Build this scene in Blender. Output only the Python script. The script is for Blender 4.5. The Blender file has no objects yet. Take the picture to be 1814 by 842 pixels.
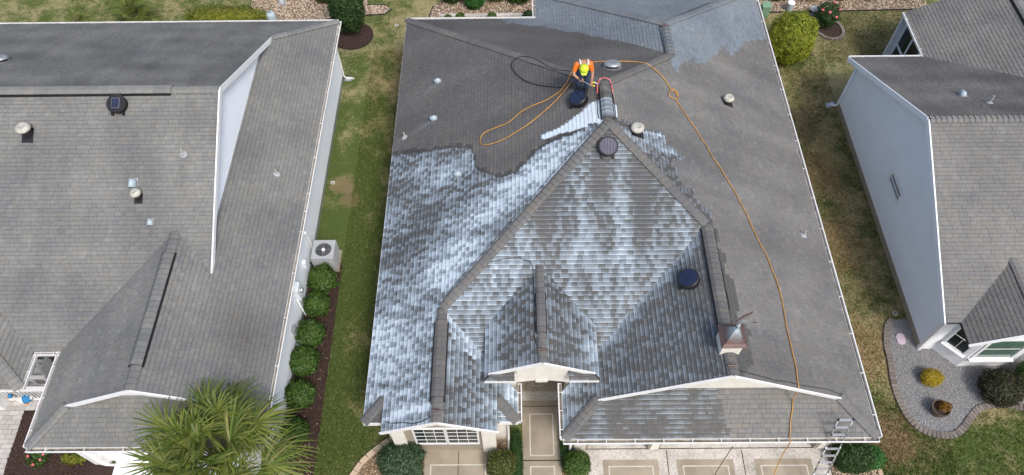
import bpy, bmesh, math, random
from mathutils import Vector, Matrix, noise
import numpy as np

SC = bpy.context.scene
COL = SC.collection

# ------------------------------------------------------------------ camera, sky, sun, exposure
CAM_F, CAM_TH, CAM_YAW, CAM_ROLL, CAM_H = 1302.6, .5788, .0082, -.0152, 22.0
cf = Vector((-math.sin(CAM_YAW)*math.sin(CAM_TH), math.cos(CAM_YAW)*math.sin(CAM_TH), -math.cos(CAM_TH)))
cr0 = Vector((math.cos(CAM_YAW), math.sin(CAM_YAW), 0)); cu0 = cr0.cross(cf)
cr = cr0*math.cos(CAM_ROLL) + cu0*math.sin(CAM_ROLL); cu = cu0*math.cos(CAM_ROLL) - cr0*math.sin(CAM_ROLL)
cd = bpy.data.cameras.new('camera'); cam = bpy.data.objects.new('camera', cd); COL.objects.link(cam)
m = Matrix.Identity(4)
for i in range(3):
    m[i][0], m[i][1], m[i][2] = cr[i], cu[i], -cf[i]
m[2][3] = CAM_H
cam.matrix_world = m
cd.sensor_width = 36; cd.lens = 36*CAM_F/1814; cd.clip_end = 1000; cd.clip_start = .1
SC.camera = cam
SUN_EL, SUN_AZ = math.radians(54), math.radians(152)      # azimuth clockwise from north (+Y): south-east
w = bpy.data.worlds.new('World'); SC.world = w; w.use_nodes = True
nt = w.node_tree; bgn = nt.nodes['Background']
sky = nt.nodes.new('ShaderNodeTexSky'); sky.sky_type = 'NISHITA'; sky.sun_disc = False
sky.sun_elevation = SUN_EL; sky.sun_rotation = SUN_AZ; sky.air_density = 1.0; sky.dust_density = 4.0; sky.ozone_density = 1.0
nt.links.new(sky.outputs[0], bgn.inputs[0]); bgn.inputs[1].default_value = .135
sd = bpy.data.lights.new('sun', 'SUN'); sd.energy = 1.5; sd.angle = math.radians(11); sd.color = (1, .97, .93)
so = bpy.data.objects.new('sun', sd); COL.objects.link(so)
sdir = Vector((math.sin(SUN_AZ)*math.cos(SUN_EL), math.cos(SUN_AZ)*math.cos(SUN_EL), math.sin(SUN_EL)))
so.rotation_euler = sdir.to_track_quat('Z', 'Y').to_euler(); so.location = (10, -10, 40)
SC.view_settings.view_transform = 'Standard'; SC.view_settings.look = 'None'
SC.view_settings.exposure = 0.56; SC.view_settings.gamma = 1
SC.cycles.max_bounces = 6

def project(P):
    v = Vector(P) - Vector((0, 0, CAM_H)); d = v.dot(cf)
    return 907 + CAM_F*v.dot(cr)/d, 421 - CAM_F*v.dot(cu)/d, d

# ------------------------------------------------------------------ materials
def new_mat(name):
    m = bpy.data.materials.new(name); m.use_nodes = True
    nt = m.node_tree; nt.nodes.clear()
    out = nt.nodes.new('ShaderNodeOutputMaterial'); b = nt.nodes.new('ShaderNodeBsdfPrincipled')
    nt.links.new(b.outputs[0], out.inputs[0])
    return m, nt, b, out
def N(nt, t, **k):
    n = nt.nodes.new('ShaderNode'+t)
    for a, v in k.items(): setattr(n, a, v)
    return n
def lnk(nt, a, b): nt.links.new(a, b)
def setin(nt, sock, v):
    if hasattr(v, 'is_output') or isinstance(v, bpy.types.NodeSocket): nt.links.new(v, sock)
    else: sock.default_value = v
def mth(nt, op, a, b=0.0, c=None, clamp=False):
    n = N(nt, 'Math', operation=op, use_clamp=clamp); setin(nt, n.inputs[0], a); setin(nt, n.inputs[1], b)
    if c is not None: setin(nt, n.inputs[2], c)
    return n.outputs[0]
def rng(nt, v, a, b, c=0., d=1., smooth=True):
    n = N(nt, 'MapRange', interpolation_type='SMOOTHSTEP' if smooth else 'LINEAR'); setin(nt, n.inputs[0], v)
    n.inputs[1].default_value, n.inputs[2].default_value, n.inputs[3].default_value, n.inputs[4].default_value = a, b, c, d
    return n.outputs[0]
def c4(c): return (c[0], c[1], c[2], 1)
def mix(nt, f, a, b, mode='MIX'):
    n = N(nt, 'Mix', data_type='RGBA', blend_type=mode); setin(nt, n.inputs[0], f)
    setin(nt, n.inputs[6], a if isinstance(a, bpy.types.NodeSocket) else c4(a)); setin(nt, n.inputs[7], b if isinstance(b, bpy.types.NodeSocket) else c4(b))
    return n.outputs[2]
def nz(nt, pos, scale, detail=3, rough=.55, stretch=None):
    n = N(nt, 'TexNoise'); n.inputs['Scale'].default_value = scale; n.inputs['Detail'].default_value = detail; n.inputs['Roughness'].default_value = rough
    if stretch:
        mp = N(nt, 'Mapping'); mp.inputs['Scale'].default_value = stretch; lnk(nt, pos, mp.inputs[0]); pos = mp.outputs[0]
    lnk(nt, pos, n.inputs['Vector']); return n.outputs[0]
def pos(nt): return N(nt, 'NewGeometry').outputs['Position']
def bump(nt, b, h, strength=.3, dist=.02):
    n = N(nt, 'Bump'); n.inputs['Strength'].default_value = strength; n.inputs['Distance'].default_value = dist
    lnk(nt, h, n.inputs['Height']); lnk(nt, n.outputs[0], b.inputs['Normal'])
def M(name, c, c2=None, rough=.7, scale=4, fine=60, metal=0, bs=.15, spec=.4):
    m, nt, b, o = new_mat(name); p = pos(nt)
    c2 = c2 or tuple(x*.75 for x in c)
    a = nz(nt, p, scale, 4); f = nz(nt, p, fine, 2)
    t = mth(nt, 'ADD', mth(nt, 'MULTIPLY', a, .7), mth(nt, 'MULTIPLY', f, .3))
    lnk(nt, mix(nt, rng(nt, t, .35, .65), c, c2), b.inputs['Base Color'])
    b.inputs['Roughness'].default_value = rough; b.inputs['Metallic'].default_value = metal; b.inputs['Specular IOR Level'].default_value = spec
    if bs: bump(nt, b, f, bs, .01)
    return m
def leafmat(name, cs, trans=.25, rough=.45):
    m, nt, b, o = new_mat(name)
    g = N(nt, 'NewGeometry'); r = N(nt, 'ValToRGB'); cr_ = r.color_ramp
    cr_.elements[0].color = c4(cs[0]); cr_.elements[1].color = c4(cs[-1])
    for i in range(1, len(cs)-1):
        e_ = cr_.elements.new(i/(len(cs)-1)); e_.color = c4(cs[i])
    lnk(nt, g.outputs['Random Per Island'], r.inputs[0])
    n1 = nz(nt, g.outputs['Position'], 2.2, 3)
    c = mix(nt, rng(nt, n1, .3, .7, .0, .28), r.outputs[0], tuple(x*.5 for x in cs[0]))
    lnk(nt, c, b.inputs['Base Color']); b.inputs['Roughness'].default_value = rough; b.inputs['Specular IOR Level'].default_value = .3
    t = N(nt, 'BsdfTranslucent'); lnk(nt, c, t.inputs[0]); ms = N(nt, 'MixShader'); ms.inputs[0].default_value = trans
    lnk(nt, b.outputs[0], ms.inputs[1]); lnk(nt, t.outputs[0], ms.inputs[2]); lnk(nt, ms.outputs[0], o.inputs[0])
    return m
def islandmat(name, cs, rough=.7, bs=.0, fine=80, amp=.25, spec=.3):
    m, nt, b, o = new_mat(name)
    g = N(nt, 'NewGeometry'); r = N(nt, 'ValToRGB'); cr_ = r.color_ramp
    cr_.elements[0].color = c4(cs[0]); cr_.elements[1].color = c4(cs[-1])
    for i in range(1, len(cs)-1):
        e_ = cr_.elements.new(i/(len(cs)-1)); e_.color = c4(cs[i])
    oi = N(nt, 'ObjectInfo')
    rnd = mth(nt, 'FRACT', mth(nt, 'ADD', g.outputs['Random Per Island'], oi.outputs['Random']))
    lnk(nt, rnd, r.inputs[0])
    f = nz(nt, g.outputs['Position'], fine, 3)
    c = mix(nt, 1., r.outputs[0], mix(nt, f, (1-amp,)*3, (1+amp,)*3), 'MULTIPLY')
    lnk(nt, c, b.inputs['Base Color']); b.inputs['Roughness'].default_value = rough; b.inputs['Specular IOR Level'].default_value = spec
    if bs: bump(nt, b, f, bs, .01)
    return m

def shingle_mat(name, ramp, wet_k=.5):
    """granule shingles; vertex data: wash = (tint, foam, wet, clean), tab = (u, v, grime)"""
    m, nt, b, o = new_mat(name); p = pos(nt)
    a1 = N(nt, 'Attribute', attribute_name='wash'); a2 = N(nt, 'Attribute', attribute_name='tab')
    s1 = N(nt, 'SeparateColor'); lnk(nt, a1.outputs['Color'], s1.inputs[0]); s2 = N(nt, 'SeparateXYZ'); lnk(nt, a2.outputs['Vector'], s2.inputs[0])
    tint, foam, wet, clean = s1.outputs[0], s1.outputs[1], s1.outputs[2], a1.outputs['Alpha']
    u, v, grime = s2.outputs
    r = N(nt, 'ValToRGB'); r.color_ramp.interpolation = 'LINEAR'; cr_ = r.color_ramp
    cr_.elements[0].color = c4(ramp[0]); cr_.elements[1].color = c4(ramp[-1])
    for i in range(1, len(ramp)-1):
        e_ = cr_.elements.new(i/(len(ramp)-1)); e_.color = c4(ramp[i])
    lnk(nt, tint, r.inputs[0])
    c0 = r.outputs[0]; gran = nz(nt, p, 130, 2, .7); mid = nz(nt, p, 9, 4, .6); big = nz(nt, p, .55, 4, .6)
    # printed band plus painted butt shadow under the course above; dark tab joints
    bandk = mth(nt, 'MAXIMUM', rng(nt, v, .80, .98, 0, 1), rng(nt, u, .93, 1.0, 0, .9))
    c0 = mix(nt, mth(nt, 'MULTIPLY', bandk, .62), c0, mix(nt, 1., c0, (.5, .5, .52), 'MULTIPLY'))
    c = mix(nt, 1., c0, mix(nt, gran, (.62,)*3, (1.38,)*3), 'MULTIPLY')
    c = mix(nt, 1., c, mix(nt, mid, (.80,)*3, (1.2,)*3), 'MULTIPLY')
    c = mix(nt, 1., c, mix(nt, rng(nt, big, .3, .7), (.84, .85, .87), (1.12, 1.11, 1.08)), 'MULTIPLY')
    # algae grime
    gk = mth(nt, 'MULTIPLY', grime, mth(nt, 'ADD', .55, mth(nt, 'MULTIPLY', nz(nt, p, 1.1, 4), .9)), clamp=True)
    c = mix(nt, gk, c, mix(nt, 1., c, (.46, .455, .47), 'MULTIPLY'))
    # rinsed bluish granules
    c = mix(nt, clean, c, mix(nt, 1., c, (1.0, 1.2, 1.42), 'MULTIPLY'))
    wk = rng(nt, mth(nt, 'ADD', wet, mth(nt, 'MULTIPLY', mth(nt, 'SUBTRACT', nz(nt, p, 5, 4), .5), .7)), .42, .58)
    c = mix(nt, wk, c, mix(nt, 1., c, (wet_k, wet_k, wet_k*.98), 'MULTIPLY'))
    # cleaning foam: settles on the butt edge and the joints of each tab, runs down the slope in streaks
    edge = mth(nt, 'ADD', rng(nt, v, .02, .17, 1, 0), mth(nt, 'MULTIPLY', rng(nt, u, .0, .10, 1, 0), .4))
    st = nz(nt, p, 3.2, 4, .62); st2 = nz(nt, p, 26, 3, .6)
    fk = mth(nt, 'ADD', foam, mth(nt, 'MULTIPLY', mth(nt, 'SUBTRACT', st, .5), .45))
    fk = mth(nt, 'ADD', fk, mth(nt, 'MULTIPLY', mth(nt, 'SUBTRACT', st2, .5), .35))
    fk = mth(nt, 'ADD', fk, mth(nt, 'MULTIPLY', edge, .5))
    fk = mth(nt, 'SUBTRACT', fk, mth(nt, 'MULTIPLY', rng(nt, v, .35, 1., 0, 1), .24))
    on = rng(nt, foam, .02, .15)
    c = mix(nt, mth(nt, 'MULTIPLY', rng(nt, fk, .05, .75, 0, .9, smooth=False), on), c, (.275, .345, .41))
    c = mix(nt, mth(nt, 'MULTIPLY', rng(nt, fk, .62, 1.22), on), c, (.61, .70, .765))
    lnk(nt, c, b.inputs['Base Color'])
    rr = mth(nt, 'SUBTRACT', .93, mth(nt, 'MULTIPLY', wk, .42)); lnk(nt, rr, b.inputs['Roughness'])
    b.inputs['Specular IOR Level'].default_value = .3
    bump(nt, b, gran, .35, .006)
    return m

MAT = {}
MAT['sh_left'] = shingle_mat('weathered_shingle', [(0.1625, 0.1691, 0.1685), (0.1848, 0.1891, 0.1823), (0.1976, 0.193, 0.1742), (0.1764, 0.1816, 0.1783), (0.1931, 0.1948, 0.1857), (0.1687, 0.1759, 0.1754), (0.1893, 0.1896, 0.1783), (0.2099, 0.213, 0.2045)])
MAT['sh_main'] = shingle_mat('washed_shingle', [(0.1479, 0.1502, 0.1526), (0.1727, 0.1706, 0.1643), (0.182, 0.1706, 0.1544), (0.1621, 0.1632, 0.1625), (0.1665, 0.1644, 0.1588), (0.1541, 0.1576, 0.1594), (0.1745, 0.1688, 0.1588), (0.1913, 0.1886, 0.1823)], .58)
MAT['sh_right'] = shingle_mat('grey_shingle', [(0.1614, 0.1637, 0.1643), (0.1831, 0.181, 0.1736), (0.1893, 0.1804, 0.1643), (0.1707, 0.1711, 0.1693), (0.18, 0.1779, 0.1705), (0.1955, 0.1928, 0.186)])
MAT['deck'] = M('roof_felt', (.04,.04,.042), rough=.95)
MAT['white'] = M('white_vinyl', (.80,.81,.82), (.73,.74,.75), rough=.45, bs=.03)
MAT['trim'] = M('white_trim', (.78,.78,.77), (.68,.68,.67), rough=.5, bs=.03)
MAT['siding'] = M('pale_siding', (.78,.83,.88), (.73,.78,.83), rough=.55, scale=1.2, bs=.04)
MAT['cream'] = M('cream_stucco', (.74,.71,.64), (.66,.63,.56), rough=.85, fine=120, bs=.3)
MAT['tan'] = M('tan_stucco', (.33,.29,.225), (.27,.235,.18), rough=.85, fine=120, bs=.3)
MAT['gutter_dirt'] = M('gutter_silt', (.30,.27,.22), (.14,.12,.09), rough=.8, scale=7)
MAT['glass'] = M('window_glass', (.012,.018,.018), (.02,.028,.028), rough=.08, bs=0, spec=.35)
MAT['blind'] = M('window_blind', (.30,.32,.34), (.22,.24,.26), rough=.3, bs=0)
MAT['glass_green'] = M('green_window_glass', (.10,.17,.13), (.07,.12,.095), rough=.08, bs=0, spec=.8)
MAT['black'] = M('black_plastic', (.012,.012,.014), (.02,.02,.022), rough=.45, bs=.05)
MAT['navy'] = M('solar_glass', (.010,.016,.04), (.014,.024,.06), rough=.2, bs=0, spec=.7)
MAT['violet_panel'] = M('solar_cell', (.03,.035,.075), (.05,.04,.07), rough=.3, scale=14, bs=0)
MAT['galv'] = M('galvanised_metal', (.42,.44,.46), (.30,.32,.34), rough=.45, metal=.5, scale=12)
MAT['vent_white'] = M('weathered_white_cap', (.52,.51,.45), (.34,.33,.28), rough=.6, scale=9)
MAT['vent_blue'] = M('pale_blue_pvc', (.42,.50,.54), (.32,.40,.45), rough=.5)
MAT['lead'] = M('lead_flashing', (.40,.41,.43), (.26,.27,.29), rough=.6)
MAT['alu'] = M('aluminium', (.60,.61,.62), (.48,.49,.50), rough=.35, metal=.7)
MAT['hose_orange'] = M('orange_hose', (.56,.30,.075), (.36,.18,.045), rough=.6, scale=3, bs=.05)
MAT['hose_black'] = M('black_rubber', (.02,.02,.02), rough=.6)
MAT['copper'] = None
def copper():
    m, nt, b, o = new_mat('patinated_copper'); p = pos(nt)
    n1 = nz(nt, p, 5.5, 5, .65)
    # verdigris washes down from the finial
    g = N(nt, 'VectorMath', operation='DISTANCE'); lnk(nt, p, g.inputs[0]); g.inputs[1].default_value = (5.42, 7.98, 5.75)
    k = rng(nt, mth(nt, 'ADD', g.outputs['Value'], mth(nt, 'MULTIPLY', n1, .5)), .34, .80, 1, 0)
    c = mix(nt, n1, (.065,.035,.034), (.19,.12,.11))
    lnk(nt, mix(nt, k, c, mix(nt, nz(nt, p, 22, 4, .7), (.20,.27,.30), (.56,.66,.70))), b.inputs['Base Color']); b.inputs['Roughness'].default_value = .5; b.inputs['Metallic'].default_value = .25
    return m
MAT['copper'] = copper()
MAT['concrete_tan'] = M('tan_stained_concrete', (.36,.315,.24), (.245,.215,.165), rough=.8, scale=1.1, fine=140, bs=.2)
MAT['line'] = M('pale_score_line', (.58,.56,.50), (.48,.46,.40), rough=.8)
def aggregate():
    m, nt, b, o = new_mat('exposed_aggregate'); p = pos(nt)
    v = N(nt, 'TexVoronoi'); v.inputs['Scale'].default_value = 55; lnk(nt, p, v.inputs['Vector'])
    s = N(nt, 'SeparateColor'); lnk(nt, v.outputs['Color'], s.inputs[0])
    c = mix(nt, rng(nt, s.outputs[0], .0, 1., smooth=False), (.34,.32,.29), (.66,.63,.59))
    c = mix(nt, 1., c, mix(nt, rng(nt, nz(nt, p, 1.2, 6, .7), .25, .7), (.66,.65,.63), (1.12,1.12,1.12)), 'MULTIPLY')
    lnk(nt, c, b.inputs['Base Color']); b.inputs['Roughness'].default_value = .85; bump(nt, b, v.outputs['Distance'], .4, .01)
    return m
MAT['aggregate'] = aggregate()
MAT['paver'] = islandmat('concrete_paver', [(.36,.34,.32), (.46,.44,.41), (.40,.385,.37), (.52,.50,.47)], .85, .2)
MAT['edger'] = islandmat('edging_brick', [(.13,.11,.095), (.19,.165,.145), (.155,.135,.12), (.22,.195,.17)], .9, .3)
MAT['edger_tan'] = islandmat('tan_edging_brick', [(.42,.32,.22), (.52,.41,.30), (.46,.36,.26)], .9, .3)
MAT['mulch'] = M('mulch', (.055,.032,.026), (.025,.016,.013), rough=.95, scale=20, bs=.6)
MAT['mulch_chip'] = islandmat('mulch_chips', [(.03,.018,.015), (.075,.043,.034), (.05,.03,.025), (.11,.07,.05)], .95)
MAT['soil'] = M('bed_soil', (.20,.15,.10), (.12,.09,.06), rough=.95, scale=20)
MAT['river'] = islandmat('river_stones', [(.55,.42,.29), (.66,.57,.45), (.42,.28,.17), (.70,.64,.55), (.36,.25,.17), (.58,.43,.33)], .75)
MAT['river_dark'] = islandmat('brown_river_stones', [(.36,.22,.11), (.50,.36,.22), (.24,.14,.08), (.58,.48,.36), (.30,.19,.11)], .75)
MAT['gravel'] = islandmat('grey_gravel', [(.22,.22,.225), (.36,.36,.365), (.28,.28,.285), (.48,.48,.485), (.18,.18,.185)], .85)
MAT['gravel_bed'] = M('grey_gravel_base', (.25,.25,.25), (.16,.16,.16), rough=.95, scale=30, bs=.4)
MAT['edge_black'] = M('black_bed_edging', (.015,.015,.015), rough=.7)
MAT['bark'] = M('bark', (.12,.085,.06), (.07,.05,.035), rough=.95, scale=14, bs=.6)

def lawn(blade=False):
    m, nt, b, o = new_mat('lawn_blades' if blade else 'lawn_grass'); p = pos(nt)
    sep = N(nt, 'SeparateXYZ'); lnk(nt, p, sep.inputs[0]); X, Y = sep.outputs[0], sep.outputs[1]
    a = nz(nt, p, .8, 5, .6); f = nz(nt, p, 14, 4, .65); ff = nz(nt, p, 75, 2, .7)
    green = mix(nt, f, (.040,.068,.017), (.115,.15,.042))
    straw = mix(nt, f, (.17,.155,.075), (.42,.36,.20))
    # how dry: mown-stripe lush strip beside the left house, dry along the drip line of the washed roof and in the right side yard
    d = mth(nt, 'ADD', a, mth(nt, 'MULTIPLY', mth(nt, 'SUBTRACT', f, .5), .5))
    d = mth(nt, 'ADD', d, mth(nt, 'MULTIPLY', mth(nt, 'SUBTRACT', nz(nt, p, 3.1, 4, .65), .5), .6))
    ax = rng(nt, X, -5.6, -4.3, 0, .22)
    ay = rng(nt, Y, 14, 24, -.12, .16)
    rt = rng(nt, X, 8.5, 10.5, 0, 1)
    right = mth(nt, 'MULTIPLY', rt, rng(nt, Y, 6.2, 8.5, .0, .20))
    left = mth(nt, 'MULTIPLY', mth(nt, 'SUBTRACT', 1., rt), mth(nt, 'ADD', ax, ay))
    d = mth(nt, 'ADD', d, mth(nt, 'ADD', mth(nt, 'MULTIPLY', left, .8), right))
    d = mth(nt, 'SUBTRACT', d, .08)
    c = mix(nt, rng(nt, d, .40, .78), green, straw)
    # bare worn patch
    def patch(cx, cy, rad, col, c, k=1.):
        vd = N(nt, 'VectorMath', operation='DISTANCE'); lnk(nt, p, vd.inputs[0]); vd.inputs[1].default_value = (cx, cy, 0)
        t = mth(nt, 'ADD', mth(nt, 'DIVIDE', vd.outputs['Value'], rad), mth(nt, 'MULTIPLY', mth(nt, 'SUBTRACT', nz(nt, p, 2.8, 6, .8), .5), 2.6))
        return mix(nt, mth(nt, 'MULTIPLY', rng(nt, t, .55, 1.05, 1, 0), k), c, col)
    c = patch(-6.5, 16.8, .55, (.24,.18,.11), c, .65)
    c = patch(-6.15, 16.1, .45, (.21,.16,.095), c, .6)
    c = patch(11.2, 19.6, 1.2, (.085,.07,.05), c, .6)
    c = patch(11.3, 17.2, 1.2, (.22,.155,.08), c, .6)
    c = patch(11.0, 14.0, 1.5, (.24,.17,.09), c, .6)
    c = patch(10.9, 10.0, 1.4, (.26,.18,.10), c, .6)
    c = patch(11.2, 7.0, 1.0, (.25,.17,.10), c, .7)
    c = patch(15.5, 24.3, 2.3, (.09,.09,.04), c, .6)
    c = mix(nt, 1., c, mix(nt, ff, (.65,)*3, (1.35,)*3), 'MULTIPLY')
    if blade:                                            # every blade its own shade, some dead
        ri = N(nt, 'NewGeometry').outputs['Random Per Island']
        c = mix(nt, 1., c, mix(nt, ri, (.55, .6, .5), (1.75, 1.6, 1.5)), 'MULTIPLY'); c = mix(nt, rng(nt, ri, .93, .95), c, (.42, .36, .22))
    lnk(nt, c, b.inputs['Base Color']); b.inputs['Roughness'].default_value = .95; b.inputs['Specular IOR Level'].default_value = .1
    bump(nt, b, mth(nt, 'ADD', f, ff), .5, .03)
    return m
MAT['lawn'] = lawn(); MAT['blades'] = lawn(True)

# ------------------------------------------------------------------ mesh helpers
class MB:
    def __init__(s): s.v = []; s.f = []
    def add(s, vs, fs):
        o = len(s.v); s.v += [tuple(x) for x in vs]; s.f += [tuple(i+o for i in f) for f in fs]; return s
    def box(s, x0, x1, y0, y1, z0, z1):
        return s.add([(x0,y0,z0),(x1,y0,z0),(x1,y1,z0),(x0,y1,z0),(x0,y0,z1),(x1,y0,z1),(x1,y1,z1),(x0,y1,z1)],
                     [(3,2,1,0),(4,5,6,7),(0,1,5,4),(1,2,6,5),(2,3,7,6),(3,0,4,7)])
    def obox(s, c, ax, ay, az):
        """box from centre and three half-axis vectors"""
        c = Vector(c); ax, ay, az = Vector(ax), Vector(ay), Vector(az); vs = []
        for k in (-1, 1):
            for i, j in ((-1,-1),(1,-1),(1,1),(-1,1)): vs.append(c+ax*i+ay*j+az*k)
        return s.add(vs, [(3,2,1,0),(4,5,6,7),(0,1,5,4),(1,2,6,5),(2,3,7,6),(3,0,4,7)])
    def bar(s, a, b, w, h, up=(0,0,1)):
        """rectangular bar from a to b"""
        a, b = Vector(a), Vector(b); d = (b-a); L = d.length; d = d/L; up = Vector(up)
        sx = d.cross(up)
        if sx.length < 1e-4: sx = d.cross(Vector((1,0,0)))
        sx.normalize(); u = sx.cross(d)
        return s.obox((a+b)/2, sx*w/2, d*L/2, u*h/2)
    def tube(s, pts, r, n=8, closed=False, caps=True):
        pts = [Vector(q) for q in pts]; k = len(pts); rr = r if isinstance(r, (list, tuple)) else [r]*k
        o = len(s.v); up = Vector((0,0,1)); prev = None
        for i, q in enumerate(pts):
            if closed: t = pts[(i+1) % k]-pts[i-1]
            else: t = pts[min(i+1, k-1)]-pts[max(i-1, 0)]
            t.normalize()
            if prev is None:
                a = t.cross(up)
                if a.length < .05: a = t.cross(Vector((1,0,0)))
            else: a = prev - t*prev.dot(t)
            a.normalize(); prev = a; c = t.cross(a)
            for j in range(n):
                th = 2*math.pi*j/n; s.v.append(tuple(q + (a*math.cos(th)+c*math.sin(th))*rr[i]))
        for i in range(k if closed else k-1):
            for j in range(n):
                a0 = o+i*n; b0 = o+((i+1) % k)*n; s.f.append((a0+j, a0+(j+1)%n, b0+(j+1)%n, b0+j))
        if caps and not closed:
            s.f.append(tuple(o+j for j in range(n))[::-1]); s.f.append(tuple(o+(k-1)*n+j for j in range(n)))
        return s
    def lathe(s, prof, n=20, M4=None):
        """prof: list of (r, z) from bottom to top"""
        o = len(s.v); M4 = M4 or Matrix.Identity(4)
        for r, z in prof:
            for j in range(n):
                t = 2*math.pi*j/n; s.v.append(tuple(M4 @ Vector((r*math.cos(t), r*math.sin(t), z))))
        k = len(prof)
        for i in range(k-1):
            for j in range(n): s.f.append((o+i*n+j, o+i*n+(j+1)%n, o+(i+1)*n+(j+1)%n, o+(i+1)*n+j))
        s.f.append(tuple(o+j for j in range(n))[::-1]); s.f.append(tuple(o+(k-1)*n+j for j in range(n)))
        return s
    def slab(s, poly, z0, z1):
        """extrude a plan polygon (counter-clockwise)"""
        if sum(poly[i][0]*poly[(i+1)%len(poly)][1]-poly[(i+1)%len(poly)][0]*poly[i][1] for i in range(len(poly))) < 0: poly = poly[::-1]
        n = len(poly); zf0 = z0 if callable(z0) else (lambda x, y: z0); zf1 = z1 if callable(z1) else (lambda x, y: z1)
        vs = [(x, y, zf0(x, y)) for x, y in poly]+[(x, y, zf1(x, y)) for x, y in poly]
        return s.add(vs, [tuple(range(n))[::-1], tuple(range(n, 2*n))]+[(i, (i+1)%n, n+(i+1)%n, n+i) for i in range(n)])
    def obj(s, name, mat, parent=None, smooth=False, bevel=0):
        me = bpy.data.meshes.new(name); me.from_pydata(s.v, [], s.f)
        return link(name, me, mat, parent, smooth, bevel)
def link(name, me, mat, parent=None, smooth=False, bevel=0):
    mt = MAT[mat] if isinstance(mat, str) else mat
    if not me.materials: me.materials.append(mt)
    if smooth: me.polygons.foreach_set('use_smooth', [True]*len(me.polygons))
    me.update()
    o = bpy.data.objects.new(name, me); COL.objects.link(o)
    if parent is not None: o.parent = parent; o.matrix_parent_inverse = PINV.get(parent.name, Matrix.Identity(4))
    if bevel:
        b = o.modifiers.new('bevel', 'BEVEL'); b.width = bevel; b.segments = 2; b.limit_method = 'ANGLE'
    return o
PINV = {}
def tag(o, label, cat=None, group=None, kind=None):
    if label: o['label'] = label
    if cat: o['category'] = cat
    if group: o['group'] = group
    if kind: o['kind'] = kind
    return o
def thing(name, label, cat, loc=(0,0,0), group=None):
    """Empty at the thing's base; its parts are modelled in world coordinates"""
    o = bpy.data.objects.new(name, None); COL.objects.link(o); o.location = loc; o.empty_display_size = .2
    PINV[o.name] = Matrix.Translation(-Vector(loc))
    return tag(o, label, cat, group)
def struct(o): o['kind'] = 'structure'; return o
def copy_thing(src, delta, label=None):
    """copy a thing with its parts and sub-parts, moved by delta"""
    c = src.copy(); COL.objects.link(c); c.location = Vector(src.location)+Vector(delta)
    if label: c['label'] = label
    for ch in list(src.children):
        d = ch.copy(); COL.objects.link(d); d.parent = c
        for g in list(ch.children):
            e_ = g.copy(); COL.objects.link(e_); e_.parent = d
    return c
def smooth_path(pts, n=6):
    """Catmull-Rom through pts"""
    P = [Vector(q) for q in pts]; out = []
    for i in range(len(P)-1):
        a, b, c, d = P[max(i-1,0)], P[i], P[i+1], P[min(i+2, len(P)-1)]
        for k in range(n):
            t = k/n; out.append(.5*((2*b)+(c-a)*t+(2*a-5*b+4*c-d)*t*t+(3*b-a-3*c+d)*t**3))
    return out+[P[-1]]
def inpoly(x, y, poly):
    r = False; j = len(poly)-1
    for i in range(len(poly)):
        xi, yi = poly[i]; xj, yj = poly[j]
        if (yi > y) != (yj > y) and x < (xj-xi)*(y-yi)/(yj-yi)+xi: r = not r
        j = i
    return r
def clip_half(poly, axis, val, keep_gt):
    out = []; n = len(poly)
    for i in range(n):
        a, b = poly[i], poly[(i+1)%n]
        ia = (a[axis] >= val) if keep_gt else (a[axis] <= val); ib = (b[axis] >= val) if keep_gt else (b[axis] <= val)
        if ia: out.append(a)
        if ia != ib:
            t = (val-a[axis])/(b[axis]-a[axis]); q = [a[0]+(b[0]-a[0])*t, a[1]+(b[1]-a[1])*t]; q[axis] = val; out.append(tuple(q))
    return out
def area(poly):
    return .5*sum(poly[i][0]*poly[(i+1)%len(poly)][1]-poly[(i+1)%len(poly)][0]*poly[i][1] for i in range(len(poly)))
def nse(x, y, z=0): return noise.noise(Vector((x, y, z)))

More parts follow.
